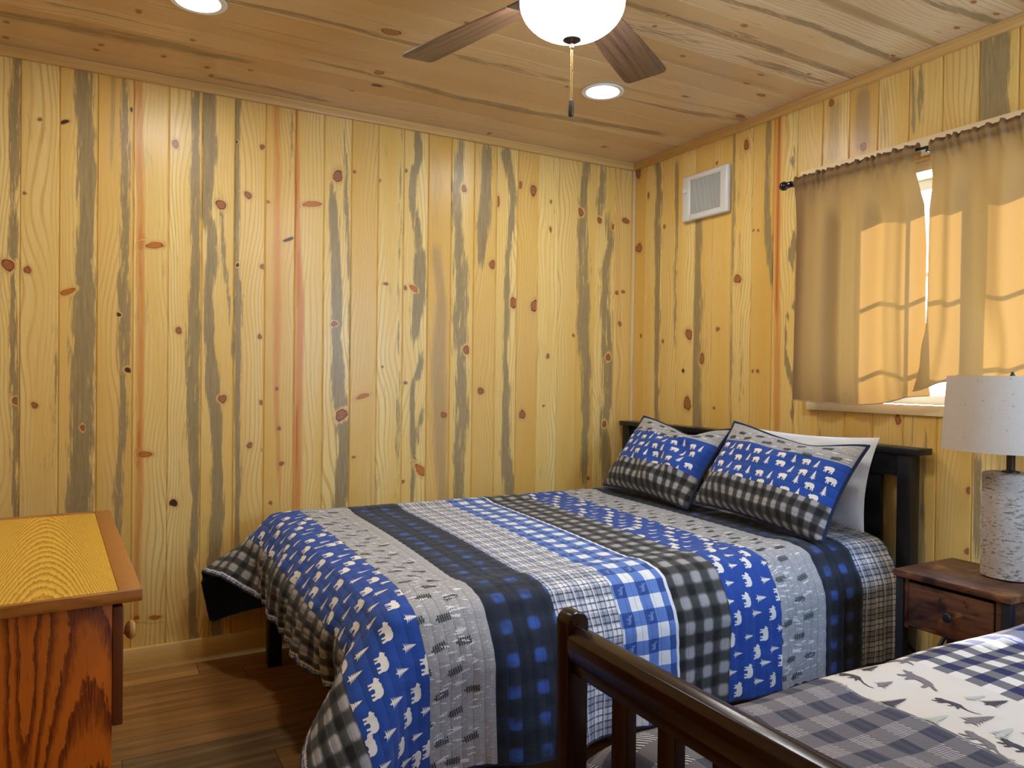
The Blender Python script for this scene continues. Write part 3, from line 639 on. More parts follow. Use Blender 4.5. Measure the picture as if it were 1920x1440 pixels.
# ---------------------------------------------------------------- cloth settling (numpy)
def settle(U, Vv, x0, box, planes, steps=170, iters=7, thick=0.012, rad=0.05, seed=2, bend=0.45, grav=1.0, foldu=None, foldv=None, stiff=0.0):
    """U, Vv: rest coordinates; box: (xmin,xmax,ymin,ymax,ztop); planes: list of (axis, sign, value) keep sign*(p-value)>=0"""
    rng = np.random.RandomState(seed)
    nu, nv = len(U), len(Vv); h = U[1] - U[0]
    P = np.zeros((nu, nv, 3)); P[..., 0] = U[:, None]; P[..., 1] = Vv[None, :]
    xmin, xmax, ymin, ymax, zt = box
    P[..., 2] = (zt + thick + 0.004) + 0.003 * rng.rand(nu, nv)
    # low bumps so that folds break up unevenly
    P[..., 2] += 0.004 * np.sin(U[:, None] * 17 + 1.3) * np.sin(Vv[None, :] * 23)
    if foldu is not None:
        e = np.maximum(foldu - P[..., 0], 0); P[..., 0] += e; P[..., 2] -= e
    if foldv is not None:
        e = np.maximum(P[..., 1] - foldv, 0); P[..., 1] -= e; P[..., 2] -= e
    Q = P.copy(); dt = 1 / 60.0
    c = np.array([(xmin + xmax) / 2, (ymin + ymax) / 2, zt - 1.0]); hf = np.array([(xmax - xmin) / 2, (ymax - ymin) / 2, 1.0])
    def con(a, b, L, k):
        d = b - a; l = np.sqrt((d * d).sum(-1, keepdims=True)) + 1e-9
        m = d * (0.5 * k * (l - L) / l); a += m; b -= m
    def con_max(a, b, L, k):   # only resists bending (keeps points at least L apart)
        d = b - a; l = np.sqrt((d * d).sum(-1, keepdims=True)) + 1e-9
        m = d * (0.5 * k * np.minimum(l - L, 0) / l); a += m; b -= m
    def collide():
        r = rad + thick
        q = np.abs(P - c) - (hf - rad)
        qm = np.maximum(q, 0); ln = np.sqrt((qm * qm).sum(-1)) + 1e-9
        inside = np.minimum(q.max(-1), 0)
        d = ln + inside - r
        hit = d < 0
        if hit.any():
            s = np.sign(P - c); g = qm / ln[..., None] * s
            flat = ln < 1e-6
            if flat.any():
                ax = q.argmax(-1); e = np.eye(3)[ax] * s
                g = np.where(flat[..., None], e, g)
            P[hit] -= (d[..., None] * g)[hit]
            # friction on the top
            top = hit & (g[..., 2] > 0.5)
            P[top] = P[top] * 0.6 + np.concatenate([Q[top][:, :2], P[top][:, 2:]], 1) * 0.4
        for ax, sg, val in planes:
            if sg > 0: P[..., ax] = np.maximum(P[..., ax], val)
            else: P[..., ax] = np.minimum(P[..., ax], val)
        P[..., 2] = np.maximum(P[..., 2], 0.012)
    D = h * math.sqrt(2)
    for s in range(steps):
        damp = 0.965 if s < steps * 0.7 else 0.90
        vel = (P - Q) * damp
        vel = np.clip(vel, -0.012, 0.012)
        Q = P.copy(); P += vel; P[..., 2] -= grav * dt * dt
        for _ in range(iters):
            for p in (0, 1):
                n2 = (nu - p) // 2; con(P[p:p+2*n2:2], P[p+1:p+2*n2:2], h, 1.0)
                n2 = (nv - p) // 2; con(P[:, p:p+2*n2:2], P[:, p+1:p+2*n2:2], h, 1.0)
            for p in (0, 1):
                n2 = (nu - p) // 2
                con(P[p:p+2*n2:2, :-1], P[p+1:p+2*n2:2, 1:], D, 0.35)
                con(P[p:p+2*n2:2, 1:], P[p+1:p+2*n2:2, :-1], D, 0.35)
            for st in ((2, 4, 8) if stiff else (2, 4)):
                for p in range(0, 2 * st, st):
                    a = np.arange(p, nu - st, 2 * st)
                    for o in range(st):
                        i0 = p + o
                        A = P[i0::2 * st]; B = P[i0 + st::2 * st]; m = min(len(A), len(B))
                        if m: con_max(A[:m], B[:m], st * h * 0.985, bend * {2: 1.0, 4: 1.5, 8: stiff}[st])
                        A = P[:, i0::2 * st]; B = P[:, i0 + st::2 * st]; m = min(A.shape[1], B.shape[1])
                        if m: con_max(A[:, :m], B[:, :m], st * h * 0.985, bend * {2: 1.0, 4: 1.5, 8: stiff}[st])
            collide()
    return P

def cr_weights(x, x0, h, n):
    """Catmull-Rom weights of samples x on a uniform grid"""
    t = np.clip((np.asarray(x) - x0) / h, 0, n - 1 - 1e-6); i = np.floor(t).astype(int); f = t - i
    W = np.zeros((len(t), n)); r = np.arange(len(t))
    w = [(-f**3 + 2*f**2 - f) / 2, (3*f**3 - 5*f**2 + 2) / 2, (-3*f**3 + 4*f**2 + f) / 2, (f**3 - f**2) / 2]
    for k in range(4): np.add.at(W, (r, np.clip(i + k - 1, 0, n - 1)), w[k])
    return W

def grid_normals(P):
    du = np.gradient(P, axis=0); dv = np.gradient(P, axis=1)
    N = np.cross(du, dv); N /= (np.linalg.norm(N, axis=-1, keepdims=True) + 1e-12)
    return N

def bilin(G, a, b):
    nu, nv = G.shape[:2]
    a = np.clip(a, 0, nu - 1.001); b = np.clip(b, 0, nv - 1.001)
    i = a.astype(int); j = b.astype(int); f = (a - i)[:, None]; g = (b - j)[:, None]
    return (G[i, j] * (1-f) * (1-g) + G[i+1, j] * f * (1-g) + G[i, j+1] * (1-f) * g + G[i+1, j+1] * f * g)

# ---------------------------------------------------------------- printed silhouettes (unit size)
BEAR = [(0, .42), (.03, .50), (.12, .56), (.145, .625), (.19, .625), (.215, .575), (.32, .60), (.42, .66), (.55, .645), (.72, .66), (.88, .60), (.965, .48),
        (.985, .36), (.95, .25), (.965, .05), (.93, 0), (.82, 0), (.835, .12), (.80, .22), (.745, .11), (.735, .02), (.63, .02), (.66, .2), (.61, .26), (.46, .25),
        (.42, .12), (.435, 0), (.325, 0), (.32, .16), (.285, .2), (.25, .1), (.245, .02), (.145, .02), (.17, .18), (.18, .31), (.12, .35), (.04, .365)]
def pine_shape(n=6, w=.34, trunk=True):
    L, R = [], []
    for i in range(n):
        y = 1 - (i + 1) * (0.86 / n); ww = w * (i + 1) / n
        L += [(-ww, y - .055), (-ww * .62, y + .0), (-.03 - .10 * ww, y + .015)]; R += [(ww, y - .035), (ww * .6, y + .01), (.03 + .10 * ww, y + .02)]
    L[-1] = (-.045, .13); R[-1] = (.045, .13)
    return [(0, 1.0)] + R + ([(.04, 0), (-.04, 0)] if trunk else []) + L[::-1]
PINET = pine_shape()
def sprig():
    P = []
    n = 6
    top, bot = [], []
    for i in range(n):
        x = .12 + i * .14
        top += [(x, .02), (x - .05, .10), (x + .01, .21), (x + .055, .12), (x + .045, .02)]
        bot += [(x + .02, -.02), (x - .04, -.11), (x + .02, -.21), (x + .065, -.12), (x + .065, -.02)]
    return [(0, .015)] + top + [(1.0, .06), (1.02, -.04)] + bot[::-1] + [(0, -.015)]
SPRIG = sprig()
MOOSE = [(0, .50), (.05, .56), (.14, .60), (.10, .70), (.02, .78), (.0, .92), (.06, .84), (.10, .95), (.14, .84), (.20, .93), (.22, .78), (.25, .66), (.36, .68), (.50, .66), (.75, .62), (.93, .55),
         (.97, .40), (.93, .28), (.95, 0), (.88, 0), (.86, .22), (.80, .28), (.78, 0), (.71, 0), (.72, .26), (.52, .27), (.50, 0), (.43, 0), (.43, .25), (.38, .27), (.34, 0), (.27, 0), (.30, .34), (.22, .46), (.10, .42), (.02, .43)]
COUGAR = [(0, .30), (.03, .38), (.10, .42), (.13, .46), (.17, .42), (.30, .40), (.45, .42), (.60, .40), (.70, .38), (.80, .27), (.95, .16), (1.15, .14), (1.28, .20), (1.29, .17), (1.15, .10), (.94, .11),
          (.78, .19), (.74, .12), (.80, .02), (.75, .0), (.67, .10), (.63, .20), (.58, .08), (.52, .0), (.47, .02), (.53, .10), (.55, .22), (.36, .22), (.33, .10), (.24, 0), (.19, .02), (.26, .11), (.25, .20), (.16, .10), (.05, .04), (.02, .07), (.13, .16), (.16, .26), (.06, .26)]
WOLF = [(0, .36), (.10, .42), (.14, .50), (.17, .43), (.28, .42), (.45, .44), (.62, .42), (.72, .38), (.85, .26), (1.02, .14), (1.0, .10), (.85, .17), (.74, .24), (.78, .10), (.76, 0), (.70, 0), (.69, .12), (.62, .22),
        (.40, .22), (.36, .10), (.36, 0), (.30, 0), (.28, .12), (.24, .20), (.20, .08), (.12, 0), (.08, .02), (.14, .12), (.16, .24), (.12, .31), (.02, .31)]
FLECK = [(0, .02), (.2, .10), (.35, .04), (.5, .16), (.62, .05), (.8, .12), (1, .03), (.8, -.04), (.62, -.02), (.5, -.12), (.35, -.03), (.2, -.07)]

class Prints:
    """collects printed shapes laid on a surface given by a grid (G points, N normals)"""
    def __init__(s, G, N, lift=0.0009):
        s.G, s.N, s.lift = G, N, lift; s.V, s.F, s.M, s.UV, s.n = [], [], [], [], 0; s.cache = {}
    def tri(s, key, poly, size, cell=0.011):
        k = (key, round(size, 3))
        if k in s.cache: return s.cache[k]
        pts = [Vector((x * size, y * size)) for x, y in poly]; n = len(pts)
        xs = [p.x for p in pts]; ys = [p.y for p in pts]
        extra = []
        x = min(xs) + cell / 2
        while x < max(xs):
            y = min(ys) + cell / 2
            while y < max(ys): extra.append(Vector((x, y))); y += cell
            x += cell
        r = delaunay_2d_cdt(pts + extra, [(i, (i + 1) % n) for i in range(n)], [list(range(n))], 1, 1e-6)
        s.cache[k] = (np.array([(v.x, v.y) for v in r[0]]), [list(f) for f in r[2]])
        return s.cache[k]
    def put(s, key, poly, size, mat, place, clip=None):
        """place(local xy array)->(a,b) grid coordinates"""
        P, F = s.tri(key, poly, size)
        a, b = place(P[:, 0], P[:, 1])
        a = np.asarray(a, float); b = np.asarray(b, float)
        if clip is not None: a = np.clip(a, clip[0], clip[1])
        nu, nv = s.G.shape[:2]
        if b.max() < 0.5 or b.min() > nv - 1.5 or a.max() < .5 or a.min() > nu - 1.5: return
        if b.min() < 0 or b.max() > nv - 1: return
        pos = bilin(s.G, a, b) + s.lift * bilin(s.N, a, b)
        s.V.append(pos); s.UV.append(np.c_[a * .01, b * .01])
        s.F += [[i + s.n for i in f] for f in F]; s.M += [mat] * len(F); s.n += len(P)

# ---------------------------------------------------------------- fabrics
def band(n, x, period, soft, phase=0.0):
    """0/1 square wave with soft edges"""
    v = n.math('SINE', n.add(n.mul(x, 2 * PI / period), phase))
    return n.step(v, -soft, soft)

def quilting(n, a, b, chan=0.034, depth=1.0, axis='a', strength=0.55):
    s, t = (a, b) if axis == 'a' else (b, a)
    f = n.math('FRACT', n.mul(s, 1 / chan)); e = n.math('MINIMUM', f, n.sub(1.0, f))
    pil = n.math('POWER', n.mul(e, 2.0), 0.45)
    puck = n.noise(n.comb(n.mul(s, 34.0), n.mul(t, 120.0), 0.0), 1.0, 2.0, 0.5, 0.4)
    puck2 = n.noise(n.comb(n.mul(s, 18.0), n.mul(t, 30.0), 4.0), 1.0, 2.0)
    hgt = n.add(n.mul(pil, 0.55), n.add(n.mul(puck, 0.35), n.mul(puck2, 0.55)))
    n.bump(hgt, strength, 0.006 * depth)
    return n.step(e, 0.012, 0.05, 1.0, 0.0)   # seam line mask

def fabric(name, kind, chan=0.034, axis='a', seams=0.35, rough=0.85, pa=0.0705, pb=0.070, pph=0.9):
    n = NT(name, rough, 0.15)
    n.p.inputs['Sheen Weight'].default_value = 0.12
    uv = n.sep(n.uv()); a, b = uv[0], uv[1]
    weave = n.noise(n.comb(n.mul(a, 700.0), n.mul(b, 700.0), 0.0), 1.0, 1.0)
    if kind == 'buffalo':
        fa = band(n, a, pa, 0.75, PI + pph); fb = band(n, b, pb, 0.75)
        s = n.add(fa, fb)
        c = n.mix(n.step(s, 0.0, 1.0), (0.016, 0.017, 0.018), (0.064, 0.065, 0.063))
        c = n.mix(n.step(s, 1.0, 2.0), c, (0.36, 0.35, 0.36))
    elif kind == 'navybuffalo':
        fa = band(n, a, 0.0815, 0.9, PI + 0.9); fb = band(n, b, 0.080, 0.9)
        s = n.mul(fa, fb)
        c = n.mix(n.mul(n.add(fa, fb), 0.5), (0.016, 0.022, 0.036), (0.030, 0.040, 0.066))
        sp = n.mul(n.step(s, .45, 1.0), n.step(n.noise(n.comb(n.mul(a, 16.0), n.mul(b, 16.0), 0.0), 1.0, 1.0), .35, .6))
        c = n.mix(n.mul(sp, 0.85), c, (0.05, 0.12, 0.46))
    elif kind == 'gingham':
        fa = band(n, n.sub(a, 0.008), 0.080, 0.05, PI + 0.1); fb = band(n, b, 0.080, 0.05)
        s = n.add(fa, fb)
        c = n.mix(n.step(s, 0.2, 0.8), (0.035, 0.085, 0.30), (0.13, 0.23, 0.58))
        c = n.mix(n.step(s, 1.2, 1.8), c, (0.80, 0.81, 0.83))
        c = n.mix(n.step(a, 0.190, 0.192), c, (0.78, 0.79, 0.80))
    elif kind == 'fineplaid':
        ba = band(n, a, 0.068, 0.3); bb = band(n, b, 0.074, 0.25)
        c = n.mix(n.mul(ba, 0.45), (0.80, 0.80, 0.82), (0.22, 0.29, 0.42))
        c = n.mix(n.mul(bb, 0.50), c, (0.09, 0.12, 0.19))
        la = n.step(n.math('ABSOLUTE', n.sub(n.math('FRACT', n.mul(a, 1 / .0160)), .5)), .10, .16, 1.0, 0.0)
        lb = n.step(n.math('ABSOLUTE', n.sub(n.math('FRACT', n.mul(b, 1 / .0190)), .5)), .08, .14, 1.0, 0.0)
        c = n.mix(n.mul(la, 0.62), c, (0.055, 0.08, 0.20)); c = n.mix(n.mul(lb, 0.80), c, (0.012, 0.016, 0.035))
        wa = n.step(n.math('ABSOLUTE', n.sub(n.math('FRACT', n.add(n.mul(a, 1 / .0320), .12)), .5)), .05, .09, 1.0, 0.0)
        c = n.mix(n.mul(wa, 0.55), c, (0.86, 0.87, 0.90))
    elif kind == 'greysprig':
        m = n.noise(n.comb(n.mul(a, 60.0), n.mul(b, 190.0), 2.0), 1.0, 2.0)
        c = n.mix(n.step(m, 0.56, 0.72), (0.37, 0.37, 0.38), (0.62, 0.62, 0.63))
    elif kind == 'blue':
        c = n.mix(weave, (0.022, 0.070, 0.325), (0.028, 0.082, 0.37))
    elif kind == 'navy':
        c = n.mix(weave, (0.014, 0.022, 0.060), (0.02, 0.03, 0.075))
    n.color(n.mix(n.mul(n.sub(weave, 0.4), 0.15), c, (0.02, 0.02, 0.03)))
    if chan:
        seam = quilting(n, a, b, chan, 1.0, axis)
        c2 = n.mix(n.mul(seam, seams), c, (0.02, 0.025, 0.04))
        n.color(c2)
    return n.m
F_BUF = fabric('black_buffalo_check', 'buffalo'); F_NBUF = fabric('navy_buffalo_check', 'navybuffalo'); F_GING = fabric('blue_gingham', 'gingham')
F_FINE = fabric('fine_navy_plaid', 'fineplaid'); F_SPRIG = fabric('grey_sprig_cloth', 'greysprig'); F_BLUE = fabric('royal_blue_cloth', 'blue')
F_NAVY = fabric('navy_backing', 'navy', chan=None)
def ink(name, col, chan=0.034):
    n = NT(name, 0.85, 0.15); n.color(col)
    uv = n.sep(n.uv())
    puck = n.noise(n.comb(n.mul(uv[0], 34.0), n.mul(uv[1], 120.0), 0.0), 1.0, 2.0)
    n.bump(puck, 0.3, 0.004)
    return n.m
I_CREAM = ink('cream_print', (0.80, 0.77, 0.72)); I_DARK = ink('charcoal_print', (0.05, 0.065, 0.07)); I_PALE = ink('pale_print', (0.78, 0.78, 0.79)); I_MID = ink('mid_blue_print', (0.16, 0.25, 0.55))
INKS = [I_CREAM, I_DARK, I_PALE, I_MID]

# ---------------------------------------------------------------- the quilt on the first bed
MX0, MX1, MY0, MY1, MZ = -2.055, -0.075, -1.665, -0.145, 0.628
hq = 0.0255
UQ = np.arange(-2.300, -0.055, hq); VQ = np.arange(-2.045, 0.20, hq)
PQ = settle(UQ, VQ, None, (MX0, MX1, MY0, MY1, MZ), [(1, -1, -0.030), (0, -1, -0.098)], seed=4, steps=280, foldv=-0.115, stiff=0.35)
far = [-2.292, -2.276, -2.115, -1.900, -1.690, -1.470, -1.240, -1.027, -0.812, -0.590, -0.390, -0.175, -0.075]
near = [-2.292, -2.276, -2.145, -1.935, -1.755, -1.552, -1.350, -1.145, -0.933, -0.711, -0.494, -0.291, -0.077]
kinds = [F_FINE, F_BUF, F_BLUE, F_SPRIG, F_NBUF, F_FINE, F_GING, F_BUF, F_BLUE, F_SPRIG, F_NBUF, F_FINE]
subs = [2] + [20] * 10 + [14]
gu_k, gu_f = [], []
for k, s in enumerate(subs):
    gu_k += [k] * s; gu_f += [i / s for i in range(s)]
gu_k.append(len(subs) - 1); gu_f.append(1.0)
gu_k = np.array(gu_k); gu_f = np.array(gu_f)
vg = np.linspace(VQ[0] + .001, VQ[-1] - .001, 226)
Wv = cr_weights(vg, VQ[0], hq, len(VQ))
tmp = np.einsum('jv,uvc->ujc', Wv, PQ)
fa_, ne_ = np.array(far), np.array(near)
GQ = np.zeros((len(gu_k), len(vg), 3)); UVQ = np.zeros((len(gu_k), len(vg), 2))
for j, v in enumerate(vg):
    t = np.clip((v - (-0.15)) / (-1.70 + 0.15), 0, 1)
    bd = fa_ * (1 - t) + ne_ * t
    uu = bd[gu_k] + (bd[gu_k + 1] - bd[gu_k]) * gu_f
    GQ[:, j] = cr_weights(uu, UQ[0], hq, len(UQ)) @ tmp[:, j]
    wd = np.array([.017] + [.204] * 10 + [.14])
    UVQ[:, j, 0] = gu_f * wd[gu_k]; UVQ[:, j, 1] = v + 3.0
NQ = grid_normals(GQ)
if NQ[len(gu_k)//2, 120, 2] < 0: NQ = -NQ
# quilted relief along the stitched channels
chn = np.abs(np.sin(gu_f * 6 * PI)) ** 0.6
relief = 0.0016 * chn[:, None] + 0.0016 * np.sin(gu_k[:, None] * 1.7 + vg[None, :] * 140 + 2 * np.sin(gu_f * 9)[:, None]) * 0.5
ug = GQ[:, 113, 0][:, None]; arc = np.interp(np.arange(len(gu_k)), [0, 2, 22, 30], [1, 1, .75, 0])[:, None]
relief = relief + arc * (.0075 * np.sin(vg[None, :] * 41 + 1.4 * np.sin(vg[None, :] * 13)) + .0035 * np.sin(vg[None, :] * 83 + 2)) * np.clip((vg[None, :] + 1.75) / .2, 0, 1)
GQ = GQ + NQ * relief[..., None]
NQ = grid_normals(GQ)
if NQ[len(gu_k)//2, 120, 2] < 0: NQ = -NQ
nu, nv = GQ.shape[:2]
def quad_idx(nu, nv, off=0):
    i = np.arange(nu * nv).reshape(nu, nv) + off
    return np.stack([i[:-1, :-1], i[1:, :-1], i[1:, 1:], i[:-1, 1:]], -1).reshape(-1, 4)
mats = [F_FINE, F_BUF, F_BLUE, F_SPRIG, F_NBUF, F_GING] + INKS
mi = np.array([mats.index(kinds[k]) for k in gu_k[:-1]])
Fq = quad_idx(nu, nv); Mq = np.repeat(mi[:, None], nv - 1, 1).ravel()
# split vertices at stripe seams is not needed: each stripe restarts its own print through face-corner UVs
prt = Prints(GQ, NQ)
dv = vg[1] - vg[0]
base = np.cumsum([0] + subs)
rq = np.random.RandomState(3)
def place_q(k, w0, v0, flip=False, turn=0.0):
    """local x -> towards -v (nose towards +v), local y -> +u"""
    ppm = subs[k] / 0.204
    def f(x, y):
        xx = -x if not flip else x
        ca, sa = math.cos(turn), math.sin(turn)
        X, Y = xx * ca - y * sa, xx * sa + y * ca
        return base[k] + (w0 + Y) * ppm, (v0 + X - vg[0]) / dv
    return f
def clipk(k): return (base[k] + .02, base[k + 1] - .02)
for k in (2, 8):
    v = vg[0] + 0.04; r = 0
    while v < vg[-1] - 0.03:
        cols = ((0.030, 'b'), (0.098, 't'), (0.165, 'b')) if r % 4 == 0 else ((0.004, 't'), (0.064, 'b'), (0.132, 't'), (0.196, 'b')) if r % 4 == 1 else ((0.030, 't'), (0.098, 'b'), (0.165, 't')) if r % 4 == 2 else ((0.004, 'b'), (0.064, 't'), (0.132, 'b'), (0.196, 't'))
        for c, kd in cols:
            jv = v + rq.uniform(-.010, .010); jc = c + rq.uniform(-.008, .008)
            if kd == 'b': prt.put('bear', BEAR, 0.046, 6, place_q(k, jc - .015, jv + .023, rq.rand() < .07), clipk(k))
            else: prt.put('pine', PINET, 0.041 if rq.rand() < .6 else .036, 6, place_q(k, jc - .018, jv), clipk(k))
        v += 0.053; r += 1
for k in (3, 9):
    v = vg[0] + 0.03; r = 0
    while v < vg[-1] - 0.03:
        for c in ((0.012, 0.105) if r % 2 == 0 else (0.062, 0.150)):
            prt.put('sprig', SPRIG, 0.050, 7, place_q(k, c + rq.uniform(-.01, .01), v + rq.uniform(-.008, .008), turn=PI / 2 + PI + rq.uniform(-.25, .05) + PI), clipk(k))
        for _ in range(9):
            prt.put('fleck', FLECK, rq.choice([.022, .030]), 8, place_q(k, rq.uniform(.01, .17), v + rq.uniform(-.03, .03), turn=PI / 2 + rq.uniform(-.3, .3)), clipk(k))
        if r % 2: prt.put('pinew', PINET, 0.035, 8, place_q(k, rq.uniform(.02, .15), v + .02), clipk(k))
        v += 0.062; r += 1
k = 6
for i in range(int(vg[0] / .08) - 1, 4):
    v = i * 0.080 - 3.0 % 0.080 - 0.02 + 0.0
    for c in (0.008 + .004, 0.088 + .004, 0.168 + .004):
        if v > vg[0] + .03 and v < vg[-1] - .03 and c < .17: prt.put('moose', MOOSE, 0.026, 9, place_q(k, c + .006, v + .013), clipk(k))
Vall = np.vstack([GQ.reshape(-1, 3)] + prt.V); Fall = Fq.tolist() + [[i + nu * nv for i in f] for f in prt.F]
Mall = np.r_[Mq, prt.M]
UVall = np.vstack([UVQ.reshape(-1, 2)] + prt.UV)
BEDQ = empty('quilt', (-1.1, -0.9, MZ), 'quilted bedspread of blue bear, plaid and grey stripes draped over the larger bed', 'quilt')
qo = link_mesh('cover', Vall, Fall, mats, BEDQ, mat_idx=Mall, uvs=UVall)
def fix_stripe_uv(o, k_of_face, nq, nvv, wd, ks):
    """each stripe's last column takes its own width instead of the next stripe's zero"""
    me = o.data; ul = me.uv_layers['UVMap'].data
    uvv = np.empty(len(me.loops) * 2, dtype=np.float32); ul.foreach_get('uv', uvv); uvv = uvv.reshape(-1, 2)
    q = uvv[:nq * 4].reshape(-1, nvv - 1, 4, 2)
    for c in range(len(ks) - 1):
        if ks[c + 1] != ks[c]: q[c, :, 1:3, 0] = wd[ks[c]]
    uvv[:nq * 4] = q.reshape(-1, 2)
    ul.foreach_set('uv', uvv.ravel())
fix_stripe_uv(qo, None, len(Fq), nv, wd, gu_k)
GB = GQ - NQ * 0.008
link_mesh('backing', GB.reshape(-1, 3), Fq, F_NAVY, BEDQ, uvs=UVQ.reshape(-1, 2))['label'] = 'navy backing'
eg = MB()
C = GQ - NQ * 0.004
loop = np.vstack([C[:, 0], C[-1, 1:], C[-2::-1, -1], C[0, -2:0:-1]])
eg.tube([Vector(p) for p in loop[::2]] + [Vector(loop[0])], 0.0055, 6, cap=False)
eg.build('binding', F_NAVY, BEDQ)
# ---------------------------------------------------------------- beds
n = NT('espresso_paint', 0.32, 0.35)
q = n.obj(); f = n.noise(n.scale(q, (30, 30, 30)), 1.0, 3.0)
n.color(n.mix(f, (0.010, 0.010, 0.012), (0.018, 0.017, 0.019)))
ESP = n.m
n = NT('dark_cherry_stain', 0.24, 0.32)
q = n.obj(); f = n.noise(n.scale(q, (60, 4, 60)), 1.0, 4.0)
n.color(n.mix(f, (0.010, 0.003, 0.002), (0.026, 0.007, 0.0045)))
CHERRY = n.m
MATT = plain('mattress_ticking', (0.62, 0.62, 0.64), 0.9, noise=.2)

bed = empty('bed', (-1.1, -0.9, 0.0), 'larger dark bed with a slatted headboard against the window wall', 'bed')
hx0, hx1 = -.078, -.030
MB().box((-.098, -1.772, .957), (-.018, -.020, .981), .003).build('headboard_cap', ESP, bed)
for y in (-1.733, -.085):
    MB().box((hx0 - .005, y, 0), (hx1, y + .055, .957), .003).build('headboard_post', ESP, bed)
MB().box((hx0 + .010, -1.678, .872), (hx1 - .008, -.085, .9565), .002).build('headboard_rail', ESP, bed)
MB().box((hx0 + .010, -1.678, .30), (hx1 - .008, -.085, .42), .002).build('headboard_rail', ESP, bed)
y = -1.678 + .078
while y < -.16:
    MB().box((hx0 + .016, y, .4205), (hx1 - .012, y + .068, .8715), .002).build('headboard_slat', ESP, bed); y += .1376
for y in (-1.655, -.180):
    MB().box((-2.030, y, .255), (-.084, y + .025, .34), .003).build('side_rail', ESP, bed)
MB().box((-2.040, -1.655, .27), (-2.0155, -.155, .345), .003).build('foot_rail', ESP, bed)
for y in (-1.648, -.212):
    MB().box((-2.040, y, 0), (-1.985, y + .055, .345), .003).build('leg', ESP, bed)
def mattress(name, x0, x1, y0, y1, z0, z1, label):
    b = MB(); b.box((x0, y0, z0), (x1, y1, z1), .05, 4)
    o = b.build(name, MATT); return tag(o, label, 'mattress')
mattress('mattress', MX0 + .01, MX1 - .03, MY0 + .01, MY1 - .01, .365, MZ - .004, 'pale mattress hidden under the blue striped bedspread')

# second bed: cherry footboard with slats nearest the camera
BY0, BY1 = -3.36, -2.365
bed2 = empty('bed', (-1.0, (BY0 + BY1) / 2, 0.0), 'smaller dark cherry bed with a slatted footboard and rounded posts', 'bed')
def post(y, w, zt):
    pts = []
    for i in range(13):
        a = PI * i / 12
        pts.append((-1.968 + .021 * math.cos(a), y, zt - .021 + .021 * math.sin(a)))
    poly = [(-1.989, y, 0), (-1.947, y, 0)] + pts
    return MB().prism(poly, (0, w, 0), .003)
pst = post(-2.372, .036, .838).build('footboard_post', CHERRY, bed2)
post(-3.40, .036, .838).build('footboard_post', CHERRY, bed2)
TAG = plain('cream_plastic', (0.72, 0.66, 0.52), 0.5)
b = MB(); b.box((-1.9745, -2.3745, .782), (-1.9625, -2.3715, .800), .001); b.build('bolt_cover', TAG, pst)
rail = MB()
pf = [(-1.987, .762), (-1.991, .785), (-1.990, .800), (-1.982, .811), (-1.968, .815), (-1.954, .811), (-1.946, .800), (-1.945, .785), (-1.949, .762)]
rail.prism([(x, -3.363, z) for x, z in pf], (0, .9905, 0), .002)
rail.box((-1.982, -3.363, .742), (-1.954, -2.3725, .765), .001)
rail.build('top_rail', CHERRY, bed2)
MB().box((-1.982, -3.363, .20), (-1.954, -2.3725, .31), .002).build('bottom_rail', CHERRY, bed2)
y = -2.372 - .105
while y > -3.33:
    MB().box((-1.978, y - .036, .3105), (-1.958, y, .7415), .002).build('footboard_slat', CHERRY, bed2); y -= .105
for y in (BY1 - .056, BY0 + .036):
    MB().box((-1.9535, y - .002, .17), (-.06, y + .022, .31), .003).build('side_rail', CHERRY, bed2)
for y in (-3.40, -2.372):
    MB().box((-.060, y, 0), (-.025, y + .036, .93), .003).build('headboard_post', CHERRY, bed2)
MB().box((-.056, -3.363, .80), (-.030, -2.3725, .92), .003).build('headboard_rail', CHERRY, bed2)
MB().box((-.056, -3.363, .30), (-.030, -2.3725, .40), .003).build('headboard_rail', CHERRY, bed2)
y = -2.372 - .105
while y > -3.33:
    MB().box((-.052, y - .036, .4005), (-.034, y, .7995), .002).build('headboard_slat', CHERRY, bed2); y -= .105
M2 = (-1.925, -.075, BY0 + .012, BY1 - .022, .628)
mattress('mattress', M2[0] + .01, M2[1] - .01, M2[2] + .012, M2[3] - .012, .335, M2[4] - .004, 'pale mattress hidden under the cream wildlife bedspread')

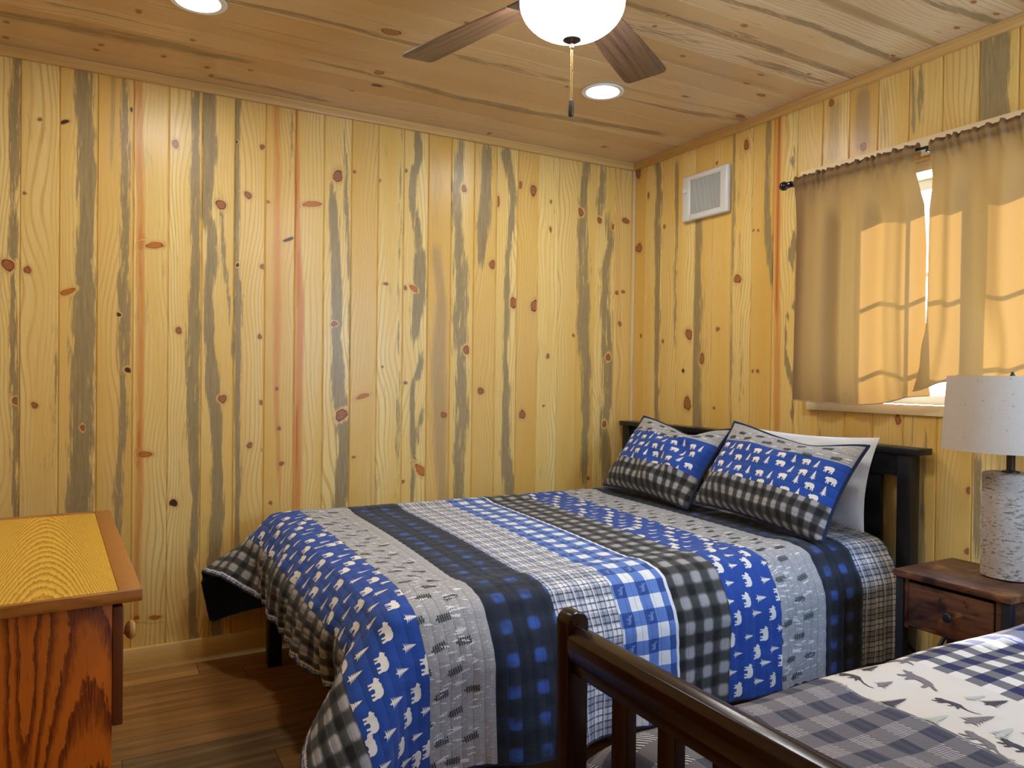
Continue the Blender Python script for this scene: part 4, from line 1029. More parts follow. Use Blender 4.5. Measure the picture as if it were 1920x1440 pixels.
# ---- printed bedspread on the second bed
def twill(n, a, b, period, fill=.0):
    f = n.math('FRACT', n.mul(n.add(a, n.mul(b, .55)), 1 / period))
    return n.step(n.math('ABSOLUTE', n.sub(f, .5)), .16, .26, 1.0, 0.0)
def fabric2(name, kind):
    n = NT(name, 0.85, 0.12)
    uv = n.sep(n.uv()); a, b = uv[0], uv[1]
    if kind == 'cream':
        m = n.noise(n.comb(n.mul(a, 14.0), n.mul(b, 14.0), 1.0), 1.0, 2.0)
        c = n.mix(m, (0.66, 0.60, 0.53), (0.74, 0.68, 0.60))
    else:
        P_, Q_, per, cols = {'grey': (.078, .078, .0062, ((0.062, 0.066, 0.098), (0.165, 0.155, 0.170), (0.64, 0.60, 0.56))),
                             'navy': (.064, .064, .0056, ((0.038, 0.040, 0.110), (0.11, 0.108, 0.128), (0.74, 0.69, 0.62))),
                             'big': (.150, .150, .0092, ((0.055, 0.062, 0.22), (0.62, 0.60, 0.57), (0.62, 0.59, 0.55)))}[kind]
        fa = band(n, a, P_, .03); fb = band(n, b, Q_, .03)
        tw = twill(n, a, b, per)
        s = n.add(fa, fb)
        if kind == 'big':
            c = n.mix(n.step(s, .4, .6), cols[0], n.mix(tw, cols[0], cols[1])); c = n.mix(n.step(s, 1.4, 1.6), c, cols[2])
        elif kind == 'navy':
            c = n.mix(n.step(s, .4, .6), cols[0], n.mix(n.mul(tw, .65), cols[1], (0.34, 0.32, 0.30))); c = n.mix(n.step(s, 1.4, 1.6), c, cols[2])
        else:
            c = n.mix(n.step(s, .4, .6), cols[0], cols[1]); c = n.mix(n.step(s, 1.4, 1.6), c, n.mix(tw, cols[0], cols[2]))
            t2 = n.mul(n.step(s, .4, .6), n.step(s, 1.4, 1.6, 1.0, 0.0))
            c = n.mix(n.mul(n.mul(t2, fb), n.mul(tw, .35)), c, (0.32, 0.30, 0.29))
            c = n.mix(n.mul(n.step(n.math('FRACT', n.mul(a, 1 / .022)), .42, .58), .22), c, (0.16, 0.15, 0.16))
    n.color(c)
    sf = n.noise(n.comb(n.mul(a, 9.0), n.mul(b, 9.0), 0.0), 1.0, 3.0)
    n.bump(sf, 0.35, 0.012)
    return n.m
G_GREY = fabric2('grey_twill_check', 'grey'); G_CREAM = fabric2('cream_wildlife_cloth', 'cream'); G_NAVY = fabric2('navy_twill_gingham', 'navy'); G_BIG = fabric2('blue_twill_block', 'big')
I_A = ink('charcoal_animal_print', (0.085, 0.080, 0.095)); I_B = ink('taupe_animal_print', (0.22, 0.195, 0.20)); I_C = ink('mist_tree_print', (0.50, 0.52, 0.47))
U2 = np.arange(-2.19, -.085, hq); V2 = np.arange(-3.60, -2.045, hq)
P2 = settle(U2, V2, None, M2, [(0, -1, -0.080), (0, 1, -1.936), (1, 1, -3.515)], seed=9, steps=240, foldu=-1.930)
b2 = [-2.175, -1.945, -1.418, -1.180, -.862, -.090]
k2 = [G_BIG, G_GREY, G_CREAM, G_NAVY, G_BIG]
u2 = np.concatenate([np.linspace(b2[i], b2[i + 1], max(3, int((b2[i + 1] - b2[i]) / .0115)) + 1)[(0 if i == 0 else 1):] for i in range(5)])
kk2 = np.array([min(4, np.searchsorted(b2, (a + b) / 2) - 1) for a, b in zip(u2, u2[1:])])
v2 = np.linspace(V2[0] + .001, V2[-1] - .001, 140)
G2 = np.einsum('iu,uvc->ivc', cr_weights(u2, U2[0], hq, len(U2)), np.einsum('jv,uvc->ujc', cr_weights(v2, V2[0], hq, len(V2)), P2))
# soft loft of the bedspread
lo = 0.006 * np.sin(u2[:, None] * 11 + 1) * np.sin(v2[None, :] * 9 + .5) + 0.004 * np.sin(u2[:, None] * 5 + v2[None, :] * 17)
N2 = grid_normals(G2)
if N2[len(u2)//2, 60, 2] < 0: N2 = -N2
G2 = G2 + N2 * (np.abs(lo) * .8)[..., None]
N2 = grid_normals(G2)
if N2[len(u2)//2, 60, 2] < 0: N2 = -N2
p2 = Prints(G2, N2, .0012)
def place2(u0, v0, turn):
    def f(x, y):
        ca, sa = math.cos(turn), math.sin(turn); X, Y = x * ca - y * sa, x * sa + y * ca
        return np.interp(u0 + Y, u2, np.arange(len(u2))), (v0 + X - v2[0]) / (v2[1] - v2[0])
    return f
def clip2(k): 
    w = np.where(kk2 == k)[0]; return (w[0] + .02, w[-1] + .98)
rr = np.random.RandomState(11)
# animals and firs scattered over the cream band (metres on the cloth): u, v, kind, ink, size
def place2f(u0, v0, flipx, turn=0.0):
    def f(x, y):
        xx = -x if flipx else x
        ca, sa = math.cos(turn), math.sin(turn); X, Y = xx * ca - y * sa, xx * sa + y * ca
        return np.interp(u0 + Y, u2, np.arange(len(u2))), (v0 + X - v2[0]) / (v2[1] - v2[0])
    return f
FIR = pine_shape(6, .30); FIR2 = pine_shape(7, .26)
deco = [('c', -1.37, -2.47, .075, 4), ('f', -1.293, -2.454, .058, 4), ('f', -1.335, -2.511, .046, 5), ('w', -1.261, -2.529, .085, 5), ('w', -1.199, -2.444, .075, 5), ('f', -1.394, -2.572, .064, 4),
        ('c', -1.315, -2.630, .078, 4), ('g', -1.403, -2.651, .070, 6), ('g', -1.333, -2.680, .074, 5), ('f', -1.227, -2.651, .064, 4), ('g', -1.238, -2.622, .055, 6), ('g', -1.341, -2.730, .06, 6), ('c', -1.400, -2.731, .085, 5),
        ('w', -1.295, -2.390, .050, 5), ('f', -1.436, -2.490, .045, 5), ('g', -1.290, -2.428, .045, 6)]
for k in range(1, 4):
    for (kd, a_, b_, sz, ik) in deco[:13]:
        if b_ - .30 * k > -3.55: deco.append((kd, a_, b_ - .30 * k, sz, ik))
for kd, u_, v_, sz, ik in deco:
    jt = rr.uniform(-.12, .12)
    if kd == 'c': p2.put('cougar', COUGAR, sz * .8, ik, place2f(u_ - .018, v_ + sz * .45, True, jt), clip2(2))
    elif kd == 'w': p2.put('wolf', WOLF, sz, ik, place2f(u_ - .018, v_ + sz * .5, True, jt), clip2(2))
    elif kd == 'f': p2.put('fir', FIR, sz, ik, place2f(u_ - sz * .5, v_, False, jt), clip2(2))
    else: p2.put('firb', FIR2, sz, ik, place2f(u_ - sz * .5, v_, False, jt), clip2(2))
nu2, nv2 = G2.shape[:2]; F2 = quad_idx(nu2, nv2)
m2 = [G_GREY, G_CREAM, G_NAVY, G_BIG, I_A, I_B, I_C]
mi2 = np.repeat(np.array([m2.index(k2[k]) for k in kk2])[:, None], nv2 - 1, 1).ravel()
uv2 = np.stack(np.meshgrid(u2 + 4.0, v2 + 5.0, indexing='ij'), -1).reshape(-1, 2)
spread = empty('bedspread', (-1.0, -2.86, M2[4]), 'cream wildlife and grey check bedspread on the smaller cherry bed', 'bedspread')
link_mesh('cover', np.vstack([G2.reshape(-1, 3)] + p2.V), F2.tolist() + [[i + nu2 * nv2 for i in f] for f in p2.F], m2, spread, mat_idx=np.r_[mi2, p2.M], uvs=np.vstack([uv2] + p2.UV))
link_mesh('backing', (G2 - N2 * .006).reshape(-1, 3), F2, G_CREAM, spread, uvs=uv2)['label'] = 'cream backing'

# ---------------------------------------------------------------- pillows
def pillow_grid(W, Hh, T, n=56, m=42, seed=0, slump=.0, pinch=.07, ear=0.0):
    """front surface grid in local x (width), y (height), z (front)"""
    rng = np.random.RandomState(seed)
    p = np.linspace(-1, 1, n); q = np.linspace(-1, 1, m); Pp, Qq = np.meshgrid(p, q, indexing='ij')
    sx = 1 - pinch * (1 - Qq ** 2) * np.abs(Pp) ** 3; sy = 1 - pinch * 1.3 * (1 - Pp ** 2) * np.abs(Qq) ** 3
    X = W / 2 * Pp * sx; Y = Hh / 2 * Qq * sy
    prof = np.clip((1 - np.abs(Pp) ** 2.6) * (1 - np.abs(Qq) ** 2.4), 0, 1) ** .55
    Z = T / 2 * prof * (1 - slump * Qq)
    for _ in range(10):
        a, b, ph = rng.uniform(3, 11), rng.uniform(3, 11), rng.uniform(0, 6)
        Z += .0034 * np.sin(a * Pp + b * Qq * rng.choice([-1, 1]) + ph) * prof
    return Pp, Qq, X, Y, Z
def pillow(e, bottom, top, W, T, seed, slump, kind, prints=True, twist=0.0, sag=(0, 0)):
    """bottom/top: midpoints of the lower and upper edges"""
    bo, to = np.array(bottom), np.array(top)
    up = to - bo; Hh = np.linalg.norm(up); up /= Hh
    wx = np.array([math.sin(twist), -math.cos(twist), 0]); wx -= up * (wx @ up); wx /= np.linalg.norm(wx)   # width axis towards the camera side
    fr = np.cross(wx, up); 
    if fr[0] > 0: fr = -fr
    Pp, Qq, X, Y, Z = pillow_grid(W, Hh, T, seed=seed, slump=slump)
    c = (bo + to) / 2
    cs = sag[0] * np.exp(-((Pp + .25) / .35) ** 2) * np.clip(Qq, 0, 1) ** 2 + sag[1] * np.exp(-((Pp - .3) / .4) ** 2) * np.clip(Qq, 0, 1) ** 2
    Y = Y - cs
    def W3(x, y, z): return c + x[..., None] * wx + y[..., None] * up + z[..., None] * fr
    front = W3(X, Y, Z); back = W3(X, Y, -Z * .75)
    n_, m_ = X.shape
    # lift whatever would sink into the bed top
    zmin = MZ + .034
    for g in (front, back): g[..., 2] = np.maximum(g[..., 2], zmin + .0015 * np.sin(g[..., 1] * 40))
    return front, back, Pp, Qq, X, Y, Hh
SHAMS = [F_BUF_P, F_BLUE_P, F_SPRIG_P] if 'F_BUF_P' in globals() else None
F_BUF_P = fabric('black_check_sham', 'buffalo', .034, 'b', pa=.046, pb=.058); F_BLUE_P = fabric('royal_blue_sham', 'blue', .034, 'b'); F_SPRIG_P = fabric('grey_sprig_sham', 'greysprig', .034, 'b')
F_WHITE = fabric('white_cotton', 'navy', None)
_n = NT('white_pillowcase', .8, .15); _n.color((0.74, 0.77, 0.82)); _n.bump(_n.noise(_n.scale(_n.pos(), (16, 16, 16)), 1.0, 3.0), .35, .012); F_WHITE = _n.m
def sham(label, bottom, top, W, T, seed, slump, twist, sag):
    e = empty('pillow', tuple((np.array(bottom) + np.array(top)) / 2), label, 'pillow', 'pillow shams against the headboard')
    front, back, Pp, Qq, X, Y, Hh = pillow(e, bottom, top, W, T, seed, slump, None, twist=twist, sag=sag)
    n_, m_ = X.shape
    N = grid_normals(front)
    if N[n_//2, m_//2, 0] > 0: N = -N
    ycut = [-.40 * .5, .22]   # fractions of the height where the bands meet
    q = np.linspace(-1, 1, m_); qc = (q[1:] + q[:-1]) / 2
    mi = np.where(qc < -.34, 0, np.where(qc < .50, 1, 2))
    uv = np.stack([X + 2.0, (Y - Y.min()) + .0], -1).reshape(-1, 2)
    pr = Prints(front, N, .0012); rq = np.random.RandomState(seed + 30)
    def pl(x0, y0, flip=False, turn=0):
        def f(x, y):
            xx = -x if flip else x
            ca, sa = math.cos(turn), math.sin(turn); xx, y = xx * ca - y * sa, xx * sa + y * ca
            return (x0 + xx + W / 2) / W * (n_ - 1), (y0 + y + Hh / 2) / Hh * (m_ - 1)
        return f
    def band_clip(f, lo, hi):
        def g(x, y):
            a, b = f(x, y); return a, np.clip(b, lo, hi)
        return g
    lo1 = (np.sum(qc < -.34)) + .02; hi1 = (np.sum(qc < .50)) - .02
    y0 = -.34 * Hh / 2; y1 = .50 * Hh / 2; r = 0; y = y0 - .012
    while y < y1:
        x = -W / 2 + .03 + (r % 2) * .031; kx = (r // 2) + (r % 2)
        while x < W / 2 - .03:
            if kx % 2 == 0: pr.put('bear', BEAR, .041, 4, band_clip(pl(x - .020, y + rq.uniform(-.011, .011), False), lo1, hi1))
            else: pr.put('pine', PINET, .040, 4, band_clip(pl(x, y + rq.uniform(-.011, .011)), lo1, hi1))
            x += .058 + rq.uniform(-.007, .007); kx += 1
        y += .046; r += 1
    y = y1 + .012; r = 0
    while y < Hh / 2 - .02:
        x = -W / 2 + .05 + (r % 2) * .05
        while x < W / 2 - .06:
            pr.put('sprig', SPRIG, .045, 5, pl(x, y + rq.uniform(-.01, .01), turn=rq.uniform(-.1, .3)))
            pr.put('fleck', FLECK, .03, 6, pl(x + .05, y + rq.uniform(-.015, .015))); x += .11
        y += .042; r += 1
    F = quad_idx(n_, m_); M = np.repeat(mi[None, :], n_ - 1, 0).ravel()
    link_mesh('sham_front', np.vstack([front.reshape(-1, 3)] + pr.V), F.tolist() + [[i + n_ * m_ for i in f] for f in pr.F],
              [F_BUF_P, F_BLUE_P, F_SPRIG_P, F_BUF_P, I_CREAM, I_DARK, I_PALE], e, mat_idx=np.r_[M, pr.M], uvs=np.vstack([uv] + pr.UV))
    link_mesh('sham_back', back.reshape(-1, 3), F, F_NAVY, e, uvs=uv)['label'] = 'navy back panel'
    lp = np.vstack([front[:, 0], front[-1, 1:], front[-2::-1, -1], front[0, -2:0:-1]])
    MB().tube([Vector(p) for p in lp] + [Vector(lp[0])], .0062, 7, cap=False).build('piping', F_NAVY, e)['label'] = 'navy piped edge'
    return e
sham('bear print pillow sham on the wall side of the larger bed', (-.425, -.632, .668), (-.185, -.650, 1.012), .635, .175, 1, .34, .0, (.012, .050))
sham('bear print pillow sham in front of the plain white pillow', (-.435, -1.310, .670), (-.238, -1.345, 1.014), .69, .175, 2, .34, -.03, (.012, .028))
e = empty('pillow', (-.19, -1.31, .83), 'plain white pillow tucked behind the bear print sham', 'pillow')
fr_, bk_, *_r = pillow(e, (-.225, -1.325, .672), (-.145, -1.325, 1.015), .65, .075, 5, .2, None)
nn = fr_.shape[:2]; ff = quad_idx(*nn)
Vw = np.vstack([fr_.reshape(-1, 3), bk_.reshape(-1, 3)])
link_mesh('pillowcase', Vw, np.vstack([ff, ff[:, ::-1] + nn[0] * nn[1]]), F_WHITE, e)
# ---------------------------------------------------------------- curtains and rod
RODX, RODZ = -0.088, 2.057
BLACK = plain('black_enamel', (0.008, 0.008, 0.009), 0.18, 0.0, 0.6)
rod = empty('curtain_rod', (RODX, -1.755, RODZ), 'black metal curtain rod with round finials above the window', 'curtain rod')
MB().tube([(RODX, -1.185, RODZ), (RODX, -2.335, RODZ)], .0065, 14).build('rod', BLACK, rod)
for y, s in ((-1.185, 1), (-2.335, -1)):
    pf = [(.004, 0), (.012, .001), (.0135, .006), (.0135, .016), (.0095, .021), (.0095, .024), (.014, .028), (.0185, .036), (.0195, .044), (.0180, .052), (.013, .059), (.006, .0625), (.001, .0632)]
    MB().lathe([(r, h * s) for r, h in pf], (RODX, y, RODZ), 24, axis='y').build('finial', BLACK, rod)
for y in (-1.192, -1.7725, -2.328):
    b = MB(); b.tube([(RODX, y, RODZ - .010), (-.05, y, RODZ - .012), (-.0175, y, RODZ - .012)], .005, 10)
    b.box((-.0215, y - .010, RODZ - .045), (-.0165, y + .010, RODZ + .018), .002); b.build('bracket', BLACK, rod)

n = NT('tan_curtain', 0.85, 0.1)
uv = n.sep(n.uv())
wv = n.noise(n.comb(n.mul(uv[0], 260.0), n.mul(uv[1], 900.0), 0.0), 1.0, 2.0); wv2 = n.noise(n.comb(n.mul(uv[0], 900.0), n.mul(uv[1], 200.0), 3.0), 1.0, 2.0)
th = n.mul(n.add(wv, wv2), .5)
c = n.mix(th, (0.235, 0.135, 0.066), (0.315, 0.190, 0.097))
n.color(c)
tl = n.new('ShaderNodeBsdfTranslucent'); n.put(tl.inputs[0], n.mix(th, (0.16, 0.080, 0.019), (0.25, 0.132, 0.036)))
mx = n.new('ShaderNodeMixShader'); mx.inputs[0].default_value = CURT
n.t.links.new(n.p.outputs[0], mx.inputs[1]); n.t.links.new(tl.outputs[0], mx.inputs[2]); n.t.links.new(mx.outputs[0], n.out.inputs[0])
TAN = n.m
HEM = plain('tan_hem', (0.40, 0.28, 0.16), 0.85)

def curtain(label, yl, yr, zl, fold, seed):
    """yl(z), yr(z): side edges; zl(s): hem height across; fold(s, d): depth towards the room, d = 0 at the rod .. 1 at the hem"""
    e = empty('curtain', (RODX, (yl(2.0) + yr(2.0)) / 2, RODZ), label, 'curtain', 'tan curtains on the black rod')
    rng = np.random.RandomState(seed)
    ns, nd = 150, 90
    s = np.linspace(0, 1, ns); fq = rng.uniform(.8, 1.2, 40)
    ph = rng.uniform(0, 6, 4)
    ruf = .0035 * np.sin(s * 95 + ph[0] + 2 * np.sin(s * 14 + ph[1])) + .0025 * np.sin(s * 151 + ph[2]) + .002 * np.sin(s * 60 + ph[3])
    rows, uvs = [], []
    sec = [(-.0125, RODZ - .022), (-.0135, RODZ - .008), (-.012, RODZ + .006), (-.006, RODZ + .0165), (-.003, RODZ + .021), (.0005, RODZ + .023), (.004, RODZ + .021), (.005, RODZ + .0175), (.0115, RODZ + .009),
           (.0145, RODZ), (.0135, RODZ - .010), (.008, RODZ - .019), (.0055, RODZ - .024)]
    L = 0
    for i, (dx, z) in enumerate(sec):
        sg = 1 if i > 5 else -1
        x = RODX - dx - sg * (ruf * (1.0 if 3 <= i <= 8 else .8) + .001)
        zz = z + ruf * (.9 if 3 <= i <= 7 else 0)
        y = yl(z) + (yr(z) - yl(z)) * s
        rows.append(np.c_[x, y, zz]); uvs.append(np.c_[s * .8, np.full(ns, L)]); L += .008
    z0 = RODZ - .028
    for j in range(nd):
        d = (j + 1) / nd
        zh = zl(s); z = z0 + (zh - z0) * d
        y = np.array([yl(q) for q in z]); y2 = np.array([yr(q) for q in z])
        yy = y + (y2 - y) * s
        x = RODX - .0055 - fold(s, d) - ruf * max(0, 1 - d * 22)
        rows.append(np.c_[x, yy, z]); uvs.append(np.c_[s * .8, np.full(ns, L + d * .9)])
    G = np.array(rows); nr = len(rows)
    link_mesh('panel', G.reshape(-1, 3), quad_idx(nr, ns), TAN, e, uvs=np.vstack(uvs))
    hem = MB(); hem.tube([Vector(p) for p in G[-1][::2]], .0022, 6); hem.build('hem', HEM, e)
    return e
def lerpf(pts):
    q = sorted(pts); a = [p[0] for p in q]; b = [p[1] for p in q]
    return lambda z: float(np.interp(z, a, b))
sm = lambda x, a, b: np.clip((x - a) / (b - a), 0, 1) ** 2 * (3 - 2 * np.clip((x - a) / (b - a), 0, 1))
def fold1(s, d):
    g = sm(d, 0.01, .22)
    t = s + .012 * np.sin(d * 2.2)
    f = .021 * np.cos(2 * PI * (t - .57) / .335) + .007 * np.sin(2 * PI * (t - .57) / .1675) + .003 * np.sin(s * 2 * PI * 7 + 1)
    f = f * g * (1 - .35 * (1 - sm(s, .05, .5))) + .003 * np.sin(s * 2 * PI * 9 + .4) * (1 - g)
    return f + .014 * sm(d, .1, 1.0) * (1 - s) ** 2 - .020 * sm(s, .88, 1.0) * sm(d, .15, .4)
def fold2(s, d):
    g = sm(d, 0.01, .22)
    t = s + .012 * np.sin(d * 2.0 + 1)
    f = .021 * np.cos(2 * PI * (t - .16) / .31) + .007 * np.sin(2 * PI * (t - .16) / .155) + .003 * np.sin(s * 2 * PI * 7 + 2)
    f = f * g + .003 * np.sin(s * 2 * PI * 9) * (1 - g)
    return f + .050 * sm(d, .6, .95) * np.exp(-(s / .16) ** 2) + .024 * np.exp(-(s / .06) ** 2) * sm(d, .08, .25) * (1 - sm(d, .78, .95)) - .050 * sm(d, .5, .8) * sm(s, .28, .45)
curtain('tan curtain panel on the finial end of the black rod, over the headboard', lerpf([(2.10, -1.205), (1.9, -1.212), (1.14, -1.214)]),
        lerpf([(2.10, -1.742), (2.03, -1.741), (1.98, -1.737), (1.86, -1.765), (1.5, -1.762), (1.25, -1.772), (1.15, -1.792)]),
        lambda s: 1.140 - .008 * np.sin(s * 3) + .034 * sm(s, .55, 1.0), fold1, 3)
curtain('tan curtain panel behind the lamp shade, with a turned lower corner', lerpf([(2.10, -1.788), (2.03, -1.790), (1.96, -1.796), (1.84, -1.795), (1.5, -1.793), (1.40, -1.798), (1.28, -1.786), (1.18, -1.758)]),
        lerpf([(2.10, -2.318), (1.14, -2.312)]),
        lambda s: 1.190 + .036 * sm(s, 0, .22) - .128 * sm(s, .28, .42), fold2, 6)

# ---------------------------------------------------------------- wall heater
ALM = plain('almond_enamel', (0.66, 0.645, 0.60), 0.28)
GRIL = plain('heater_louvre', (0.56, 0.55, 0.52), 0.4); DARK = plain('dark_cavity', (0.035, 0.035, 0.035), 0.8)
ht = empty('wall_heater', (0, -.592, 2.145), 'white square fan heater grille set high in the pine wall', 'wall heater')
hy0, hy1, hz0, hz1 = -.752, -.432, 2.030, 2.262
b = MB()
iy0, iy1, iz0, iz1 = -.698, -.492, 2.064, 2.232
b.box((-.030, hy0, hz0), (-.001, iy0, hz1), .010, 3); b.box((-.030, iy1, hz0), (-.001, hy1, hz1), .010, 3)
b.box((-.030, iy0 - .012, hz0), (-.001, iy1 + .012, iz0), .010, 3); b.box((-.030, iy0 - .012, iz1), (-.001, iy1 + .012, hz1), .010, 3)
b.build('heater_frame', ALM, ht)
MB().box((-.014, iy0, iz0), (-.001, iy1, iz1), 0).build('heater_cavity', DARK, ht)
g = MB(); nb = 24
for i in range(nb):
    y = iy0 + (i + .5) * (iy1 - iy0) / nb
    g.box((-.027, y - .0021, iz0), (-.0145, y + .0021, iz1), .0004, 1)
g.build('grille', GRIL, ht)
MB().lathe([(.0125, .0), (.0125, -.010), (.011, -.012), (.002, -.0125)], (-.0305, -.462, 2.185), 24, axis='x').build('thermostat_knob', ALM, ht)
MB().lathe([(.003, .0), (.003, -.003), (.001, -.0035)], (-.0305, -.462, 2.212), 12, axis='x').build('pilot_lamp', ALM, ht)

# ---------------------------------------------------------------- nightstand
def rustic(name, scv, a, b_, c_):
    n = NT(name, 0.42, 0.4)
    q = n.obj(); g = n.noise(n.scale(q, scv), 1.0, 4.0, .65, .5); k = n.noise(n.scale(q, (9, 9, 14)), 1.0, 3.0, .5, .8)
    c = n.mix(n.step(g, .3, .72), a, b_); c = n.mix(n.step(k, .56, .72), c, c_); c = n.mix(n.step(k, .44, .32), c, (a[0] * .4, a[1] * .4, a[2] * .4))
    n.color(c); n.bump(g, .15, .002); return n.m
RUST = rustic('rustic_brown', (18, 5, 70), (0.050, 0.018, 0.009), (0.155, 0.060, 0.024), (0.26, 0.115, 0.035))
IRON = plain('black_iron', (0.012, 0.014, 0.020), 0.45, .3)
ns = empty('nightstand', (-.335, -2.11, 0), 'rustic brown nightstand with one drawer and black metal legs', 'nightstand')
nx0, nx1, ny0, ny1 = -.492, -.177, -2.285, -1.940
ZN = .04
MB().box((nx0, ny0, .579 + ZN), (nx1, ny1, .600 + ZN), .003).build('table_top', RUST, ns)
for x in (nx0 + .008, nx1 - .033):
    for y in (ny0 + .006, ny1 - .031):
        MB().box((x, y, 0), (x + .025, y + .025, .5785 + ZN), .001).build('leg', IRON, ns)
cs = MB()
cs.box((nx0 + .012, ny0 + .032, .425 + ZN), (nx1 - .010, ny0 + .046, .578 + ZN), .001); cs.box((nx0 + .012, ny1 - .046, .425 + ZN), (nx1 - .010, ny1 - .032, .578 + ZN), .001)
cs.box((nx1 - .020, ny0 + .047, .425 + ZN), (nx1 - .010, ny1 - .047, .578 + ZN), .001); cs.box((nx0 + .03, ny0 + .047, .425 + ZN), (nx1 - .021, ny1 - .047, .432 + ZN), .001)
cs.build('drawer_case', RUST, ns)
dr = MB().box((nx0 + .006, ny0 + .050, .436 + ZN), (nx0 + .024, ny1 - .050, .568 + ZN), .0015).build('drawer', RUST, ns)
MB().lathe([(.005, 0), (.005, -.010), (.0125, -.014), (.014, -.019), (.011, -.023), (.002, -.0245)], (nx0 + .0055, -2.118, .498 + ZN), 20, axis='x').build('knob', IRON, dr)
MB().box((nx0 + .012, ny0 + .034, .150), (nx1 - .012, ny1 - .034, .168), .002).build('shelf', RUST, ns)
for y in (ny0 + .012, ny1 - .024):
    b = MB(); b.bar((nx0 + .030, y + .006, .19), (nx1 - .030, y + .006, .42), .010, .010); b.bar((nx0 + .030, y + .006, .42), (nx1 - .030, y + .006, .19), .010, .010)
    b.build('cross_brace', IRON, ns)

# ---------------------------------------------------------------- lamp
n = NT('whitewashed_birch', 0.7, .2)
q = n.sep(n.obj()); ang = n.math('ARCTAN2', q[1], q[0])
dash = n.noise(n.comb(n.mul(ang, 3.2), 0.0, n.mul(q[2], 170.0)), 1.0, 5.0, .72, .3)
blot = n.noise(n.comb(n.mul(ang, 1.5), 3.0, n.mul(q[2], 16.0)), 1.0, 3.0)
c = n.mix(blot, (0.34, 0.28, 0.22), (0.55, 0.47, 0.385))
d1 = n.step(n.add(dash, n.mul(n.sub(blot, .5), .35)), .53, .60)
c = n.mix(n.mul(d1, .8), c, (0.085, 0.07, 0.07))
n.color(c); n.bump(dash, .35, .004)
BIRCH = n.m
n = NT('linen_shade', 0.9, .1)
q = n.obj(); sp_ = n.sep(q)
wv = n.add(n.noise(n.scale(q, (500, 500, 40)), 1.0, 1.0), n.noise(n.scale(q, (40, 40, 700)), 1.0, 1.0))
c = n.mix(n.mul(wv, .5), (0.54, 0.46, 0.37), (0.72, 0.64, 0.53))
sl = n.noise(n.scale(q, (60, 60, 90)), 1.0, 2.0)
c = n.mix(n.step(sl, .68, .76), c, (0.36, 0.32, 0.28))
n.color(c)
tl = n.new('ShaderNodeBsdfTranslucent'); tl.inputs[0].default_value = (0.75, 0.70, 0.62, 1)
mx = n.new('ShaderNodeMixShader'); mx.inputs[0].default_value = .22
n.t.links.new(n.p.outputs[0], mx.inputs[1]); n.t.links.new(tl.outputs[0], mx.inputs[2]); n.t.links.new(mx.outputs[0], n.out.inputs[0])
LINEN = n.m
LX, LY = -.268, -2.163
LZ = .6405
lp = empty('table_lamp', (LX, LY, LZ), 'table lamp with whitewashed birch base and linen drum shade on the nightstand', 'lamp')
MB().lathe([(.064, .0005), (.0725, .004), (.073, .02), (.073, .304), (.0715, .311), (.064, .313), (.004, .313)], (LX, LY, LZ), 56).build('lamp_base', BIRCH, lp)
MB().lathe([(.024, .3135), (.024, .318), (.0115, .321), (.0115, .37), (.014, .371), (.014, .41), (.004, .411)], (LX, LY, LZ), 24).build('lamp_neck', BRONZE, lp)
sh0, sh1 = .380, .602
b = MB(); b.lathe([(.183, sh0), (.170, sh1)], (LX, LY, LZ), 72, cap=False); b.lathe([(.181, sh0), (.168, sh1)], (LX, LY, LZ), 72, cap=False)
b.lathe([(.183, sh0), (.181, sh0)], (LX, LY, LZ), 72, cap=False); b.lathe([(.170, sh1), (.168, sh1)], (LX, LY, LZ), 72, cap=False)
b.build('lamp_shade', LINEN, lp)
b = MB()
for a in (0, 2.094, 4.189): b.tube([(LX, LY, LZ + sh1 - .012), (LX + .167 * math.cos(a), LY + .167 * math.sin(a), LZ + sh1 - .004)], .0018, 8)
b.tube([(LX + .012, LY, LZ + .40), (LX + .05, LY, LZ + .44), (LX + .042, LY, LZ + .54), (LX, LY, LZ + .59), (LX - .042, LY, LZ + .54), (LX - .05, LY, LZ + .44), (LX - .012, LY, LZ + .40)], .0018, 8)
b.build('harp', BRONZE, lp)
MB().lathe([(.004, .592), (.007, .596), (.007, .606), (.0045, .609), (.0045, .614), (.001, .616)], (LX, LY, LZ), 14).build('finial', BRONZE, lp)
MB().lathe([(.012, .411), (.016, .42), (.028, .46), (.028, .49), (.016, .515), (.002, .522)], (LX, LY, LZ), 24).build('bulb', plain('frosted_bulb', (.8, .8, .8), .3), lp)

